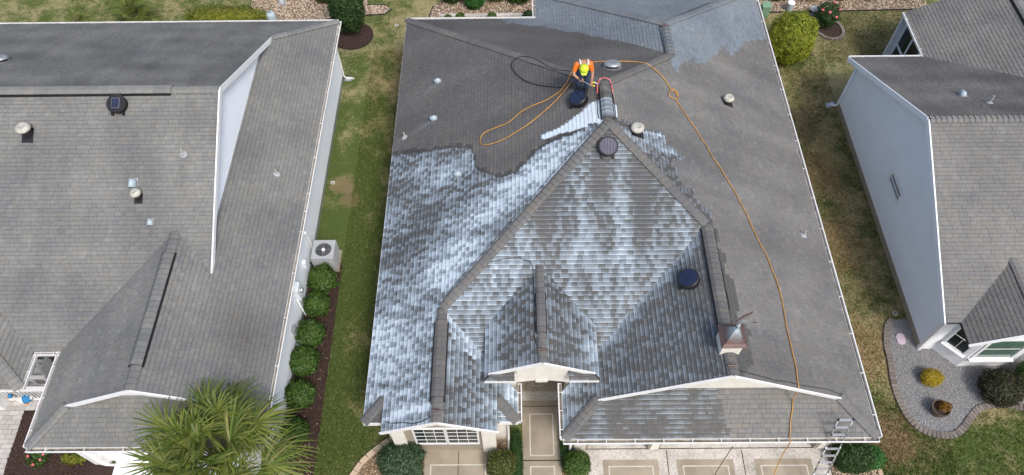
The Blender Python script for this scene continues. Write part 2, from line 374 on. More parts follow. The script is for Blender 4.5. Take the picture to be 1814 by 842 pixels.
# ------------------------------------------------------------------ roof pieces
PI_ = .49; EV = 2.7                                   # roof pitch, eave height
def pz(pl, x, y): return pl[0]+pl[1]*x+pl[2]*y
class Roof:
    """collects shingle tabs and ridge caps of one house; the largest in the picture become parts of their own"""
    def __init__(s, house, mat, seed): s.h = house; s.mat = mat; s.r = random.Random(seed); s.tabs = []; s.caps = []; s.deck = MB()
    def face(s, poly, pl, wash=None, deck=True, expo=.126, fine=False):
        if area(poly) < 0: poly = poly[::-1]
        if deck: s.deck.slab(poly, lambda x, y: pz(pl, x, y)-.09, lambda x, y: pz(pl, x, y)-.003)
        g = Vector((pl[1], pl[2])); mg = g.length; su = g/mg; tu = Vector((su.y, -su.x))
        ev = expo/math.sqrt(1+mg*mg)
        uv = [(q[0]*tu.x+q[1]*tu.y, q[0]*su.x+q[1]*su.y) for q in poly]
        if area(uv) < 0: uv = uv[::-1]
        v0 = min(q[1] for q in uv); v1 = max(q[1] for q in uv); r = s.r
        row = 0; v = v0-.001
        while v < v1:
            vt = v+ev
            st = clip_half(clip_half(uv, 1, v, True), 1, vt, False)
            if len(st) >= 3:
                ua = min(q[0] for q in st); ub = max(q[0] for q in st)
                u = ua - r.random()*.3; tooth = r.random() < .5
                while u < ub:
                    tooth = not tooth; wd = r.choice((.12, .14, .16, .18, .21)) if tooth else r.choice((.09, .12, .16, .20, .25))
                    q = clip_half(clip_half(st, 0, u+.002, True), 0, u+wd-.002, False)
                    if len(q) >= 3 and abs(area(q)) > 1e-4:
                        th = r.uniform(.013, .019) if tooth else r.uniform(.008, .013); top = []; at = []
                        tint = r.random(); rr = r.random(); rr2 = .1 if tooth and r.random() < .82 else .9
                        full = fine and len(q) == 4 and abs(area(q)) > .97*(wd-.004)*ev
                        pts_ = [(u+.002+(wd-.004)*i_/3, v+ev*j_/2) for j_ in range(3) for i_ in range(4)] if full else q
                        for a, b_ in pts_:
                            x = a*tu.x+b_*su.x; y = a*tu.y+b_*su.y; vr = (b_-v)/ev
                            z = pz(pl, x, y)+th*(1-vr)+.003
                            top.append((x, y, z)); at.append(((a-u)/wd, vr))
                        cx = sum(t[0] for t in top)/len(top); cy = sum(t[1] for t in top)/len(top); cz = sum(t[2] for t in top)/len(top)
                        ws = [wash(t[0], t[1], cx, cy, rr, rr2) for t in top] if wash else [(0, 0, 0, 0)]*len(top)
                        s.tabs.append((top, [(tint,)+tuple(w_[:3]) for w_ in ws], [(a_[0], a_[1], w_[3]) for a_, w_ in zip(at, ws)], pl, (cx, cy, cz)))
                    u += wd
            v = vt; row += 1
    def ridge(s, A, B, plA, plB, half=.15, expo=.17, lift=.036, wash=None, vent=None):
        """overlapping cap shingles from low end A to B; vent: (t0, t1) raised ridge-vent span in metres from A"""
        A = Vector(A[:2]); B = Vector(B[:2]); d = B-A; L = d.length; d = d/L; nrm = Vector((-d.y, d.x)); k = 0; t = 0; r = s.r
        while t < L-.02:
            t2 = min(t+expo+.03, L); raised = vent and vent[0] <= t <= vent[1]
            lf = lift+(.045 if raised else 0); hf = half*(1.12 if raised else 1)
            top = []; at = []; tint = r.random()
            for (tt, ex, vr) in ((t, .026, 0), (t2, 0, 1.12)):  # top of each cap darkened in colour as the next cap's butt shadow
                for side in (-1, -.45, .45, 1):
                    q = A+d*tt+nrm*side*hf; z = min(pz(plA, q.x, q.y), pz(plB, q.x, q.y))
                    if abs(side) < .5:
                        q0 = A+d*tt; z = min(pz(plA, q0.x, q0.y), pz(plB, q0.x, q0.y))-.014
                    top.append((q.x, q.y, z+lf+ex)); at.append((side*.5+.5, vr))
            c = A+d*(t+.08); ws = [wash(p_[0], p_[1], c.x, c.y, .5, .5) if wash else (0,0,0,0) for p_ in top]
            s.caps.append((top, [(tint,)+tuple(w_[:3]) for w_ in ws], [(a_[0], a_[1], w_[3]) for a_, w_ in zip(at, ws)], plA, (c.x, c.y, top[1][2])))
            t += expo
        if vent:
            m = MB(); a = A+d*vent[0]; b = A+d*(vent[1]+.1)
            for side in (-1, 1):
                q0 = a+nrm*side*half*1.2; q1 = b+nrm*side*half*1.2
                z0 = min(pz(plA, *q0), pz(plB, *q0)); z1 = min(pz(plA, *q1), pz(plB, *q1))
                m.bar((q0.x, q0.y, z0+.038), (q1.x, q1.y, z1+.038), .04, .05)
            m.obj('ridge_vent', 'black', s.h)
    @staticmethod
    def _tabgeo(t, cap):
        top = t[0]; n = len(top)
        if cap:
            bot = [(x, y, z-.012) for x, y, z in top]
            f = [q[::-1] for q in [(0,1,5,4),(1,2,6,5),(2,3,7,6),(1,0,8,9),(2,1,9,10),(3,2,10,11),(0,4,12,8),(7,3,11,15),(4,5,13,12),(5,6,14,13),(6,7,15,14)]]
        else:
            pl = t[3]; bot = [(x, y, pz(pl, x, y)-.001) for x, y, z in top]
            if n == 12:
                lp = [0, 1, 2, 3, 7, 11, 10, 9, 8, 4]
                f = [(4*j+i, 4*j+i+1, 4*j+i+5, 4*j+i+4) for j in range(2) for i in range(3)]+[(lp[(k+1)%10], lp[k], 12+lp[k], 12+lp[(k+1)%10]) for k in range(10)]
            else: f = [tuple(range(n))]+[((i+1)%n, i, n+i, n+(i+1)%n) for i in range(n)]
        return top+bot, f, t[1]+t[1], t[2]+t[2]
    def _mesh(s, name, tabs, cap):
        v = []; f = []; a = []; b = []
        for t in tabs:
            tv, tf, ta, tb = s._tabgeo(t, cap); o = len(v); v += tv; a += ta; b += tb; f += [tuple(i+o for i in q) for q in tf]
        me = bpy.data.meshes.new(name); me.from_pydata(v, [], f)
        at = me.attributes.new('wash', 'FLOAT_COLOR', 'POINT'); at.data.foreach_set('color', np.array(a, 'f').ravel())
        at = me.attributes.new('tab', 'FLOAT_VECTOR', 'POINT'); at.data.foreach_set('vector', np.array(b, 'f').ravel())
        return me
    def finish(s, n_tab=300, n_cap=300):
        s.deck.obj('roof_deck', 'deck', s.h)
        def score(t):
            x, y, d = project(t[4])
            if not (5 < x < 1809 and 5 < y < 837): return 0
            k_ = t[0]; pts = [project(q)[:2] for q in ([k_[0], k_[3], k_[11], k_[8]] if len(k_) == 12 else [k_[0], k_[3], k_[7], k_[4]] if len(k_) == 8 else k_)]
            return abs(area(pts))
        for lst, lim, nm, st, cap in ((s.tabs, n_tab, 'shingle', 'shingle_courses', False), (s.caps, n_cap, 'ridge_cap', 'ridge_cap_rows', True)):
            if not lst: continue
            sc = sorted(range(len(lst)), key=lambda i: -score(lst[i])); one = sc[:lim]; rest = sc[lim:]
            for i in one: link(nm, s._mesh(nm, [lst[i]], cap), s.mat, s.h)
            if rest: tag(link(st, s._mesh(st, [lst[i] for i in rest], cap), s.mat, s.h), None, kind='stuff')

def gutter(house, a, b, out, z, mat='trim', hang=.75, depth=.12):
    """open white channel along a-b (plan points), out = outward unit vector; hangers bridge it"""
    a = Vector((*a, z)); b = Vector((*b, z)); o = Vector((*out, 0)); up = Vector((0,0,1)); d = (b-a); L = d.length; d.normalize()
    g = MB()
    g.bar(a+o*.012-up*.05, b+o*.012-up*.05, .008, .10)                 # back
    g.bar(a+o*(depth)-up*.045, b+o*depth-up*.045, .010, .10)          # front
    g.bar(a+o*(depth+.008)+up*.004, b+o*(depth+.008)+up*.004, .03, .012) # rolled lip
    for e_ in (a, b): g.obox(e_+o*(depth*.5)-up*.05, o*depth*.5, d*.004, up*.048)
    go = g.obj('gutter', mat, house)
    MB().bar(a+o*depth*.5-up*.088, b+o*depth*.5-up*.088, depth-.012, .012).obj('gutter_floor', 'gutter_dirt', go)
    n = int(L/hang)
    for i in range(n):
        c = a+d*((i+.5)*L/n)
        MB().obox(c+o*depth*.5+up*.002, o*depth*.5, d*.011, up*.004).obj('gutter_hanger', mat, go)
    return go
def downspout(house, top, foot, kick, mat='trim'):
    x, y, z = top; m = MB(); fx, fy = foot
    m.tube([(x, y, z-.08), (x, y, z-.18), (fx, fy, z-.5), (fx, fy, .22), (fx+kick[0]*.08, fy+kick[1]*.08, .1), (fx+kick[0]*.4, fy+kick[1]*.4, .06)], .04, 8)
    return m.obj('downspout', mat, house, smooth=True)
def boards(house, org, du, poly, nrm, mat='siding', h=.15, name='siding_board'):
    """lap siding: one board per course, poly in (u, z) on the wall plane org + du*u"""
    du = Vector((*du, 0)); nrm = Vector((*nrm, 0)); org = Vector((*org, 0))
    z = min(q[1] for q in poly); z1 = max(q[1] for q in poly)
    if area(poly) < 0: poly = poly[::-1]
    flip = du.cross(Vector((0,0,1))).dot(nrm) < 0
    while z < z1-.01:
        q = clip_half(clip_half(poly, 1, z+.001, True), 1, min(z+h, z1)-.001, False)
        if len(q) >= 3:
            fr = [org+du*u+Vector((0,0,zz))+nrm*(.004+.028*(1-(zz-z)/h)) for u, zz in q]; bk = [org+du*u+Vector((0,0,zz))-nrm*.01 for u, zz in q]
            n = len(q); fs = [tuple(range(n)), tuple(range(n, 2*n))[::-1]]+[((i+1)%n, i, n+i, n+(i+1)%n) for i in range(n)]
            if flip: fs = [f[::-1] for f in fs]
            MB().add(fr+bk, fs).obj(name, mat, house)
        z += h
def window(house, c, du, nrm, w, h, cols, rows, frame=.06, glass='glass', name='window', sill=True, sashes=1):
    """framed window with muntins; c = centre of the opening on the wall plane, du = unit along the wall"""
    c = Vector(c); du = Vector((*du, 0)); n = Vector((*nrm, 0)); up = Vector((0,0,1))
    m = MB()
    for s_ in (-1, 1):
        m.obox(c+du*s_*(w/2+frame/2)+n*.02, du*frame/2, n*.025, up*(h/2+frame))
        m.obox(c+up*s_*(h/2+frame/2)+n*.02, du*(w/2-.001), n*.024, up*frame/2)
    wo = m.obj(name, 'white', house)
    pw, ph = w/cols, h/rows
    for i in range(cols):
        for j in range(rows):
            cc = c+du*((i+.5)*pw-w/2)+up*((j+.5)*ph-h/2)
            MB().obox(cc+n*.008, du*(pw/2-.008), n*.006, up*(ph/2-.008)).obj('pane', glass, wo)
    mu = MB()
    for i in range(1, cols): mu.obox(c+du*(i*pw-w/2)+n*.018, du*.0065, n*.006, up*(h/2-.001))
    for j in range(1, rows): mu.obox(c+up*(j*ph-h/2)+n*.021, du*(w/2-.001), n*.006, up*.0065)
    if mu.v: mu.obj('muntin', 'white', wo)
    if sill: MB().obox(c-up*(h/2+frame+.02)+n*.06, du*(w/2+frame+.03), n*.07, up*.02).obj('sill', 'white', wo)
    return wo

# ------------------------------------------------------------------ washed house in the middle
XL, XR, NY, SG, SL, XS, XG, XLR, FY = -4.15, 9.58, 22.78, 6.2, 6.68, .86, 1.25, .03, 14.38
XC = (XL+XR)/2; HW = (XR-XL)/2; ZR = EV+PI_*HW; S0 = FY-HW
xl_ = (XL+XLR)/2; xg_ = (XR+XG)/2; xn_ = (XR+XS)/2
XE, EW, ZE, EYF = .68, 1.53, 3.5, 7.72                   # entry gable: ridge x, half width, eave height, front
NA = 19.95; NYW = NA+(XR-XS)/2                           # back wing: hip apex y, back eave
pW = (EV-PI_*XL, PI_, 0); pE = (EV+PI_*XR, -PI_, 0); pN = (EV+PI_*NY, 0, -PI_); pS = (EV-PI_*S0, 0, PI_)
pNW = (EV-PI_*XS, PI_, 0); pLE = (EV+PI_*XLR, -PI_, 0); pGW = (EV-PI_*XG, PI_, 0); pGS = (EV-PI_*SG, 0, PI_); pNN = (EV+PI_*NYW, 0, -PI_)
pEW = (ZE-PI_*(XE-EW), PI_, 0); pEE = (ZE+PI_*(XE+EW), -PI_, 0)
pLS = (EV-PI_*SL, 0, PI_)
GY = SG+.92                                              # garage gable rake front
def roof_z(x, y):
    W, E, Nn, S = pz(pW, x, y), pz(pE, x, y), pz(pN, x, y), pz(pS, x, y); z = 0
    if XL <= x <= XR and S0 <= y <= NY: z = min(W, E, Nn, S)
    if XS <= x <= XR and y > 15: z = max(z, min(pz(pNW, x, y), E, pz(pNN, x, y)))
    if XL <= x <= XLR and SL-.35 <= y < 12: z = max(z, min(W, pz(pLE, x, y)))
    if XG <= x <= XR and SG <= y < 13: z = max(z, min(pz(pGW, x, y), E, 99 if y > GY else pz(pGS, x, y)))
    if abs(x-XE) < EW and EYF < y < 10.9: z = max(z, ZE+PI_*(EW-abs(x-XE)))
    return z
T_ = (XC, NY-HW); F_ = (XC, FY); HL = (xl_, FY-(XC-xl_)); HG = (xg_, FY-(xg_-XC)); HN = (xn_, NY-HW+(xn_-XC)); AN = (xn_, NA)

foam_edge = [(-4.3,16.02), (-3.31,15.71), (-2.03,15.41), (-1.35,15.05), (-1.2,14.2), (-.54,13.61), (.05,13.53), (.65,14.14), (1.48,14.34), (2.75,14.46)]
def foam_y(x):
    for (x0, y0), (x1, y1) in zip(foam_edge, foam_edge[1:]):
        if x0 <= x <= x1: return y0+(y1-y0)*(x-x0)/(x1-x0)
    return 14.4
sprayW = [(.66,14.63), (1.5,14.79), (2.0,15.1), (2.25,15.3), (2.75,15.35), (2.75,14.4), (2.44,14.42), (1.65,14.44), (1.07,14.56)]
sprayE = [(2.7,15.21), (3.12,15.21), (2.97,14.94), (3.04,14.74), (2.83,14.4), (2.7,14.4)]
wetE = [(2.6,14.55), (3.64,14.62), (4.47,14.72), (4.6,14.31), (5.1,13.9), (4.61,13.66), (4.65,13.05), (5.26,12.56), (5.64,11.89), (5.71,10.96), (5.96,9.94), (5.93,8.9), (6.14,8.29), (6.01,7.47), (5.46,7.0), (5.0,7.0), (5.0,12.2), (2.6,14.2)]
foamE = [(3.0,14.35), (4.45,14.60), (5.14,13.91), (4.42,13.63), (3.45,13.62)]
cleanE = [(5.1,18.42), (5.34,17.61), (5.78,18.49), (6.53,18.6), (7.4,19.9), (7.84,19.8), (8.6,20.9), (9.7,21.6), (9.7,28), (4.9,28), (4.9,18.6)]
cleanN = [(-.5,22.9), (-.32,22.3), (1.06,21.67), (2.65,20.65), (3.75,19.77), (4.9,18.9), (5.4,18.3), (5.4,23), (-.5,23)]
trails = [((-2.66,18.62), (-3.5,18.05)), ((-2.72,16.9), (-3.6,16.62)), ((-3.76,16.55), (-4.1,16.45))]
def seg_d(x, y, a, b):
    dx, dy = b[0]-a[0], b[1]-a[1]; t = max(0, min(1, ((x-a[0])*dx+(y-a[1])*dy)/(dx*dx+dy*dy))); return math.hypot(x-a[0]-t*dx, y-a[1]-t*dy), t
# each returns (foam, wet, rinsed, grime)
def wW(x, y, cx, cy, r, r2):
    jy = nse(cx*2.1, cy*2.1)*.12
    jv = nse(x*1.6, y*9)*.10
    if inpoly(x+jv, y+jv*1.2, sprayW): return (1.2, .6, 0, .3)
    if y < foam_y(max(-4.2, min(2.7, x)))+jy*.6+.05*nse(x*5, y*5):
        d = .44+.50*nse(x*.5, y*.8, 3)+.36*nse(x*.8, y*3.6, 7)+.24*nse(x*2.2, y*9, 9)
        hipd = ((XC-cx)-(FY-cy))*.707                     # distance from the hip towards the eave
        d += .42*max(0, 1-abs(hipd-.9)/1.6)
        if cy < 9.5: d += .12
        d += (r-.5)*.12+(-.28 if r2 < .26 else .05)
        return (max(.10, min(1.05, d)), .65, 0, .40)
    for a, b in trails:
        dd, t = seg_d(x, y, a, b)
        if dd < .14: return (.42*(1-t)*(1-dd/.14)*.4+.04, 0, 0, .55)
    g = .60+.30*nse(cx*.4, cy*1.1)
    fd = cy-foam_y(max(-4.2, min(2.7, cx)))
    return (0, .7 if fd < .16+.12*nse(cx, cy) else 0, 0, g)
def wE(x, y, cx, cy, r, r2):
    j = nse(cx*2.3, cy*2.3)*.15
    if inpoly(cx+j, cy+j, cleanE): return (.14*r, 0, .9, .1)
    if inpoly(cx+j*.3, cy+j*.3, sprayE): return (1.0, .6, 0, .2)
    if inpoly(cx+j, cy+j, wetE):
        f = (.45+.2*r+.5*nse(x*.8, y*3)) if inpoly(x, y, foamE) else (.2 if cy > 12 else .06)
        return (max(0, f-(.25 if r2 < .3 else 0)), .8, 0, .3)
    g = .20+.42*nse(cx*.22+4, cy*.8)+.30*nse(cx*.35, cy*2.2, 6)
    if cy > 19: g += .25*(cy-19)/2
    return (0, 0, 0, max(0, min(.8, g)))
def wN(x, y, cx, cy, r, r2):
    j = nse(cx*2.3, cy*2.3)*.2
    if inpoly(cx+j, cy+j, cleanN): return (.06*r, 0, .8, .2)
    return (0, 0, 0, .75+.25*nse(cx*.5, cy))
def wNW(x, y, cx, cy, r, r2): return (.10*r, 0, .75+.2*r2, .1)
def wS(x, y, cx, cy, r, r2):
    top = max(0, 1-(FY-cy)/3.6)
    d = .42-.36*top+.40*nse(x*1.8, y*.6, 1)+.28*nse(x*.6, y*.9, 5)+.15*nse(x*6, y*1.5, 4)+(r-.5)*.14+(-.21 if r2 < .22 else .04)
    if cx < -.6: d += .22
    if cy < 9.2 and cx > 1.9: d -= .1
    return (max(.10, min(.9, d)), .75, 0, .38)
def wLE(x, y, cx, cy, r, r2):
    v = (cx-XLR)+(cy-S0)                                  # distance to the valley
    d = .42+.34*nse(x*.9, y*2.4, 2)+.15*nse(x*3, y*6, 9)+(r-.5)*.14+(-.24 if r2 < .25 else .05)
    if v > -.5: d += .45
    return (max(.08, min(.95, d)), .75, 0, .4)
def wGW(x, y, cx, cy, r, r2):
    v = (cy-S0)-(cx-XG)                                   # 0 on the valley
    side = max(0, 1-(cx-XG)/3.6)
    d = .13+.34*side*side+.34*(.3+side)*nse(x*1.1, y*3, 2)+(r-.5)*.12+(-.16 if r2 < .25 else .05)
    if -.55 < v: d += .42*(1+v/.55)
    return (max(.10, min(.95, d)), .8, 0, .38)
def wGS(x, y, cx, cy, r, r2):
    wet = cx+nse(cx*3, cy*3)*.12 < 5.52-.25*(cy-6.7)
    return (max(.06, .12+.2*nse(x*2, y*1.2)+(r-.5)*.16) if wet else 0, .8 if wet else 0, 0, .55 if wet else .0)
def wEn(x, y, cx, cy, r, r2):
    edge = max(0, (abs(cx-XE)-.9)/.6)
    d = .26+.36*edge+.26*nse(x*1.3, y*3, 8)+(r-.5)*.12+(-.20 if r2 < .25 else .06)
    return (max(.08, min(.9, d)), .75, 0, .40)
def wCap(x, y, cx, cy, r, r2): return (.04, .3, 0, .32)
def wCapS(x, y, cx, cy, r, r2): return (.42, .6, 0, .2) if 14.5 < cy < 15.3 else (.05, .5, 0, .5)
def wCapD(x, y, cx, cy, r, r2): return (0, 0, 0, .5)
def wCapN(x, y, cx, cy, r, r2): return (0, 0, .6, .2)

house = thing('house', 'house in the middle with grey shingle roof half covered in white cleaning foam', 'house', (XC, 14, 0))
rf = Roof(house, 'sh_main', 11)
rf.face([(XL, SL), (XL, NY), T_, F_, HL, (xl_, SL-.35), (XL+.55, SL-.35), (XL+.55, SL+.55)], pW, wW, fine=True)
rf.face([HL, (xl_, SL-.35), (XLR-.55, SL-.35), (XLR-.55, SL+.55), (XLR, SL), (XLR, S0)], pLE, wLE, fine=True)
rf.face([(XL, SL), (XL+.55, SL+.55), (XL+.55, SL)], pLS, wGS, fine=True); rf.face([(XLR, SL), (XLR-.55, SL+.55), (XLR-.55, SL)], pLS, wLE, fine=True)
rf.face([F_, HL, (XE-EW+.2, S0+XLR-(XE-EW+.2)), (XE-EW+.2, 9.05), (XE, 10.35), (XE+EW-.2, 9.05), (XE+EW-.2, S0+(XE+EW-.2)-XG), HG], pS, wS, fine=True)
rf.face([HG, (xg_, GY), (XG+.92, GY), (XG+.92, SG+.92), (XG, SG), (XG, S0)], pGW, wGW, fine=True)
rf.face([T_, HN, AN, (XR, NYW), (XR, SG), (XR-.92, SG+.92), (XR-.92, GY), (xg_, GY), HG, F_], pE, wE, fine=True)
rf.face([(XG, SG), (XR, SG), (XR-1.2, SG+1.2), (XG+1.2, SG+1.2)], pGS, wGS, fine=True)
rf.face([(XL, NY), (XS, NY), HN, T_], pN, wN, fine=True)
rf.face([(XS, NY), (XS, NYW), AN, HN], pNW, wNW, fine=True)
rf.face([(XS, NYW), (XR, NYW), AN], pNN, wNW, fine=True)
yb = S0+(ZE-EV)/PI_; yr = yb+EW
rf.face([(XE, yr), (XE-EW, yb), (XE-EW, EYF-.12), (XE-EW+.14, EYF), (XE, EYF)], pEW, wEn, fine=True)
rf.face([(XE, yr), (XE+EW, yb), (XE+EW, EYF-.12), (XE+EW-.14, EYF), (XE, EYF)], pEE, wEn, fine=True)
pES = (ZE-PI_*(EYF-.2), 0, PI_)
rf.face([(XE-EW, EYF-.2), (XE-EW+.8, EYF-.2), (XE-EW+.8, EYF+.08), (XE-EW+.28, EYF+.08)], pES, wGS, fine=True)
rf.face([(XE+EW, EYF-.2), (XE+EW-.8, EYF-.2), (XE+EW-.8, EYF+.08), (XE+EW-.28, EYF+.08)], pES, wGS, fine=True)
rf.ridge((XL, NY), T_, pW, pN, wash=wCapD); rf.ridge(HN, T_, pN, pE, wash=wCapD)
rf.ridge(T_, F_, pW, pE, wash=wCapS, vent=(.15, 1.3)); rf.ridge(HL, F_, pW, pS, wash=wCap); rf.ridge(HG, F_, pS, pE, wash=wCap)
rf.ridge((xl_, SL-.35), HL, pW, pLE, wash=wCap, vent=(.55, 2.75)); rf.ridge((XL, SL), (XL+.56, SL+.56), pW, pLS, wash=wCap); rf.ridge((XLR, SL), (XLR-.56, SL+.56), pLS, pLE, wash=wCap)
rf.ridge((xg_, GY), HG, pGW, pE, wash=wCap, vent=(1.05, 4.3)); rf.ridge((XG, SG), (XG+.95, SG+.95), pGW, pGS, wash=wCap); rf.ridge((XR, SG), (XR-.95, SG+.95), pGS, pE, wash=None)
rf.ridge((XE, EYF), (XE, yr), pEW, pEE, wash=wCap, half=.11, vent=(.85, 1.95))
rf.ridge((XS, NYW), AN, pNW, pNN, wash=wCapN); rf.ridge((XR, NYW), AN, pE, pNN, wash=wCapN); rf.ridge(HN, AN, pNW, pE, wash=wCapN)
rf.finish()

# rake boards, fascia, gable walls
def rake(h, a, b, mat='trim', w=.04, d=.11, name='rake_board'):
    a, b = Vector(a), Vector(b); off = Vector((0, 0, -d/2+.01))
    return MB().bar(a+off, b+off, w, d).obj(name, mat, h)
def fascia(h, a, b, z=EV, d=.16, mat='trim', w=.025):
    return MB().bar((a[0], a[1], z-d/2-.012), (b[0], b[1], z-d/2-.012), w, d).obj('fascia', mat, h)
yf = SL-.35
zb = pz(pW, XL+.55, 0); zt = pz(pW, xl_, 0)
rake(house, (XL+.53, yf-.022, zb), (xl_, yf-.022, zt+.01)); rake(house, (XLR-.53, yf-.022, zb), (xl_, yf-.024, zt+.01))
zg0 = pz(pGW, XG+.92, 0); zg1 = pz(pGW, xg_, 0)
rake(house, (XG+.9, GY-.022, zg0), (xg_, GY-.022, zg1+.01)); rake(house, (XR-.9, GY-.022, zg0), (xg_, GY-.024, zg1+.01))
rake(house, (XE-EW+.12, EYF-.022, ZE+.06), (XE, EYF-.022, ZE+PI_*EW+.01), d=.12); rake(house, (XE+EW-.12, EYF-.022, ZE+.06), (XE, EYF-.024, ZE+PI_*EW+.01), d=.12)
fascia(house, (XL+.0, SL), (XL+.0, NY)); fascia(house, (XL, SL-.01), (XL+.5, SL-.01)); fascia(house, (XLR-.5, SL-.01), (XLR, SL-.01))
fascia(house, (XE-EW, EYF-.2), (XE-EW+.8, EYF-.2), ZE, .1); fascia(house, (XE+EW-.8, EYF-.2), (XE+EW, EYF-.2), ZE, .1)
# garage gable wall above the skirt roof
gw = GY+.25
MB().add([(XG+1.1, gw, EV+.35), (XR-1.1, gw, EV+.35), (xg_, gw, zg1-.09), (XG+1.1, gw+.1, EV+.35), (XR-1.1, gw+.1, EV+.35), (xg_, gw+.1, zg1-.09)],
         [(0,1,2), (5,4,3), (0,3,4,1), (1,4,5,2), (2,5,3,0)]).obj('gable_wall', 'cream', house)
lv = MB(); 
for k in range(10):
    t0, t1 = math.pi*k/9, 0
    lv.v.append((xg_+.34*math.cos(t0), gw-.02, zg1-.62+.30*math.sin(t0)*.8))
lv.v += [(x, y+.05, z) for x, y, z in lv.v]; lv.f = [tuple(range(10))[::-1], tuple(range(10, 20))]+[(i, (i+1)%10, 10+(i+1)%10, 10+i) for i in range(10)]
lv.obj('gable_louvre', 'tan', house)
# walls
WZ = 2.62
MB().box(XL+.35, -.3, 8.0, NY-.35, 0, WZ).obj('wall', 'cream', house)
MB().box(-.298, 1.598, 9.3, NY-.36, 0, WZ).obj('entry_wall', 'tan', house)
MB().box(1.6, XR-.35, 7.2, NY-.352, 0, WZ).obj('wall', 'cream', house)
MB().box(XS+.35, XR-.36, NY-.4, NYW-.35, 0, WZ-.01).obj('wall', 'cream', house)
MB().box(XL+.62, -.62, 6.75, 8.0, 0, 2.9).obj('bay_wall', 'tan', house)
MB().box(-.62, -.3, 7.05, 8.0, 0, WZ-.02).obj('wall', 'cream', house); MB().box(XL+.36, XL+.62, 7.05, 8.0, 0, WZ-.02).obj('wall', 'cream', house)
MB().box(-.68, -.28, 6.99, 7.05, .0, .28).obj('plinth', 'tan', house)
MB().add([(XL+.64, 6.752, 2.9), (-.64, 6.752, 2.9), (xl_, 6.752, zt-.1), (XL+.64, 6.85, 2.9), (-.64, 6.85, 2.9), (xl_, 6.85, zt-.1)], [(0,1,2), (5,4,3), (0,3,4,1), (1,4,5,2), (2,5,3,0)]).obj('gable_wall', 'tan', house)
for x0, x1 in ((XL+.60, XL+.98), (-1.0, -.60)): MB().box(x0, x1, 6.66, 6.75, .1, 2.88).obj('pilaster', 'cream', house, bevel=.01)
for cx in (-2.47, -1.55): window(house, (cx, 6.75, 1.38), (1, 0), (0, -1), .84, 1.26, 3, 4, .045, sill=False)
# entry arch
ar = MB(); n = 14; x0, x1 = .0, 1.38; ya = EYF+.05
prof = [(x0-.02, ZE+.02), (x1+.02, ZE+.02)]
und = [(x0+(x1-x0)*k/n, 2.78+.14*math.sin(math.pi*k/n)) for k in range(n+1)]
vs = []
for k in range(n+1):
    x, zu = und[k]; zt_ = ZE+PI_*(EW-abs(x-XE))-.10
    vs += [(x, ya, zu), (x, ya, zt_), (x, ya+.35, zu), (x, ya+.35, zt_)]
fs = []
for k in range(n):
    a = 4*k; fs += [(a, a+4, a+5, a+1), (a+2, a+3, a+7, a+6), (a, a+2, a+6, a+4), (a+1, a+5, a+7, a+3)]
fs += [(0, 1, 3, 2), (4*n, 4*n+2, 4*n+3, 4*n+1)]
ar.add(vs, fs).obj('entry_arch', 'cream', house)
MB().box(.52, .86, ya-.03, ya, 2.84, 3.02).obj('keystone', 'cream', house, bevel=.01)
MB().box(-.29, .0, ya+.002, ya+.34, 0, ZE-.1).obj('entry_pier', 'cream', house); MB().box(1.38, 1.59, ya+.002, ya+.34, 0, ZE-.1).obj('entry_pier', 'cream', house)
d_ = MB().box(.25, 1.15, 9.24, 9.3, .05, 2.1).obj('front_door', 'white', house); MB().lathe([(.03, 0), (.04, .02), (.02, .05)], 10, Matrix.Translation((1.05, 9.24, 1.0)) @ Matrix.Rotation(math.pi/2, 4, 'X')).obj('door_knob', 'galv', d_)
# garage front with two openings
for x0, x1 in ((1.6, 2.1), (3.9, 4.25), (8.85, XR-.35)): MB().box(x0, x1, 6.72, 7.2, 0, WZ-.01).obj('garage_pier', 'tan', house)
for x0, x1 in ((1.68, 2.02), (3.96, 4.19), (8.92, XR-.42)): MB().box(x0, x1, 6.69, 6.72, .12, 2.2).obj('pier_panel', 'cream', house)
MB().box(1.6, XR-.35, 6.722, 7.198, 2.25, WZ-.012).obj('garage_header', 'tan', house)
for x0, x1, nx in ((2.1, 3.9, 2), (4.25, 8.85, 5)):
    gd = MB().box(x0+.01, x1-.01, 7.14, 7.2, .02, 2.24).obj('garage_door', 'white', house)
    for i in range(nx):
        for j in range(4):
            w_ = (x1-x0)/nx; MB().box(x0+i*w_+.07, x0+(i+1)*w_-.07, 7.12, 7.14, .09+j*.55, .52+j*.55).obj('door_panel', 'white', gd)
# gutters and downspouts
gutter(house, (XG-.02, SG), (XR+.02, SG), (0, -1), EV-.005); gutter(house, (XR, SG), (XR, NYW), (1, 0), EV-.005, hang=1.2, depth=.10)
gutter(house, (XG, SG), (XG, EYF+.05), (-1, 0), EV-.005, hang=.5, depth=.09); gutter(house, (XLR, SL), (XLR, EYF+.05), (1, 0), EV-.005, hang=.5, depth=.09)
gutter(house, (XL, NY), (XS, NY), (0, 1), EV-.005, hang=1.5, depth=.09); gutter(house, (XS, NY), (XS, NYW), (-1, 0), EV-.005, hang=1.5, depth=.09)
downspout(house, (XLR+.05, SL+.05, EV), (-.25, 7.0), (0, -1)); downspout(house, (XG-.05, SG+.08, EV), (1.56, 6.66), (0, -1)); downspout(house, (XR+.05, 12.2, EV), (XR-.30, 12.15), (1, 0))

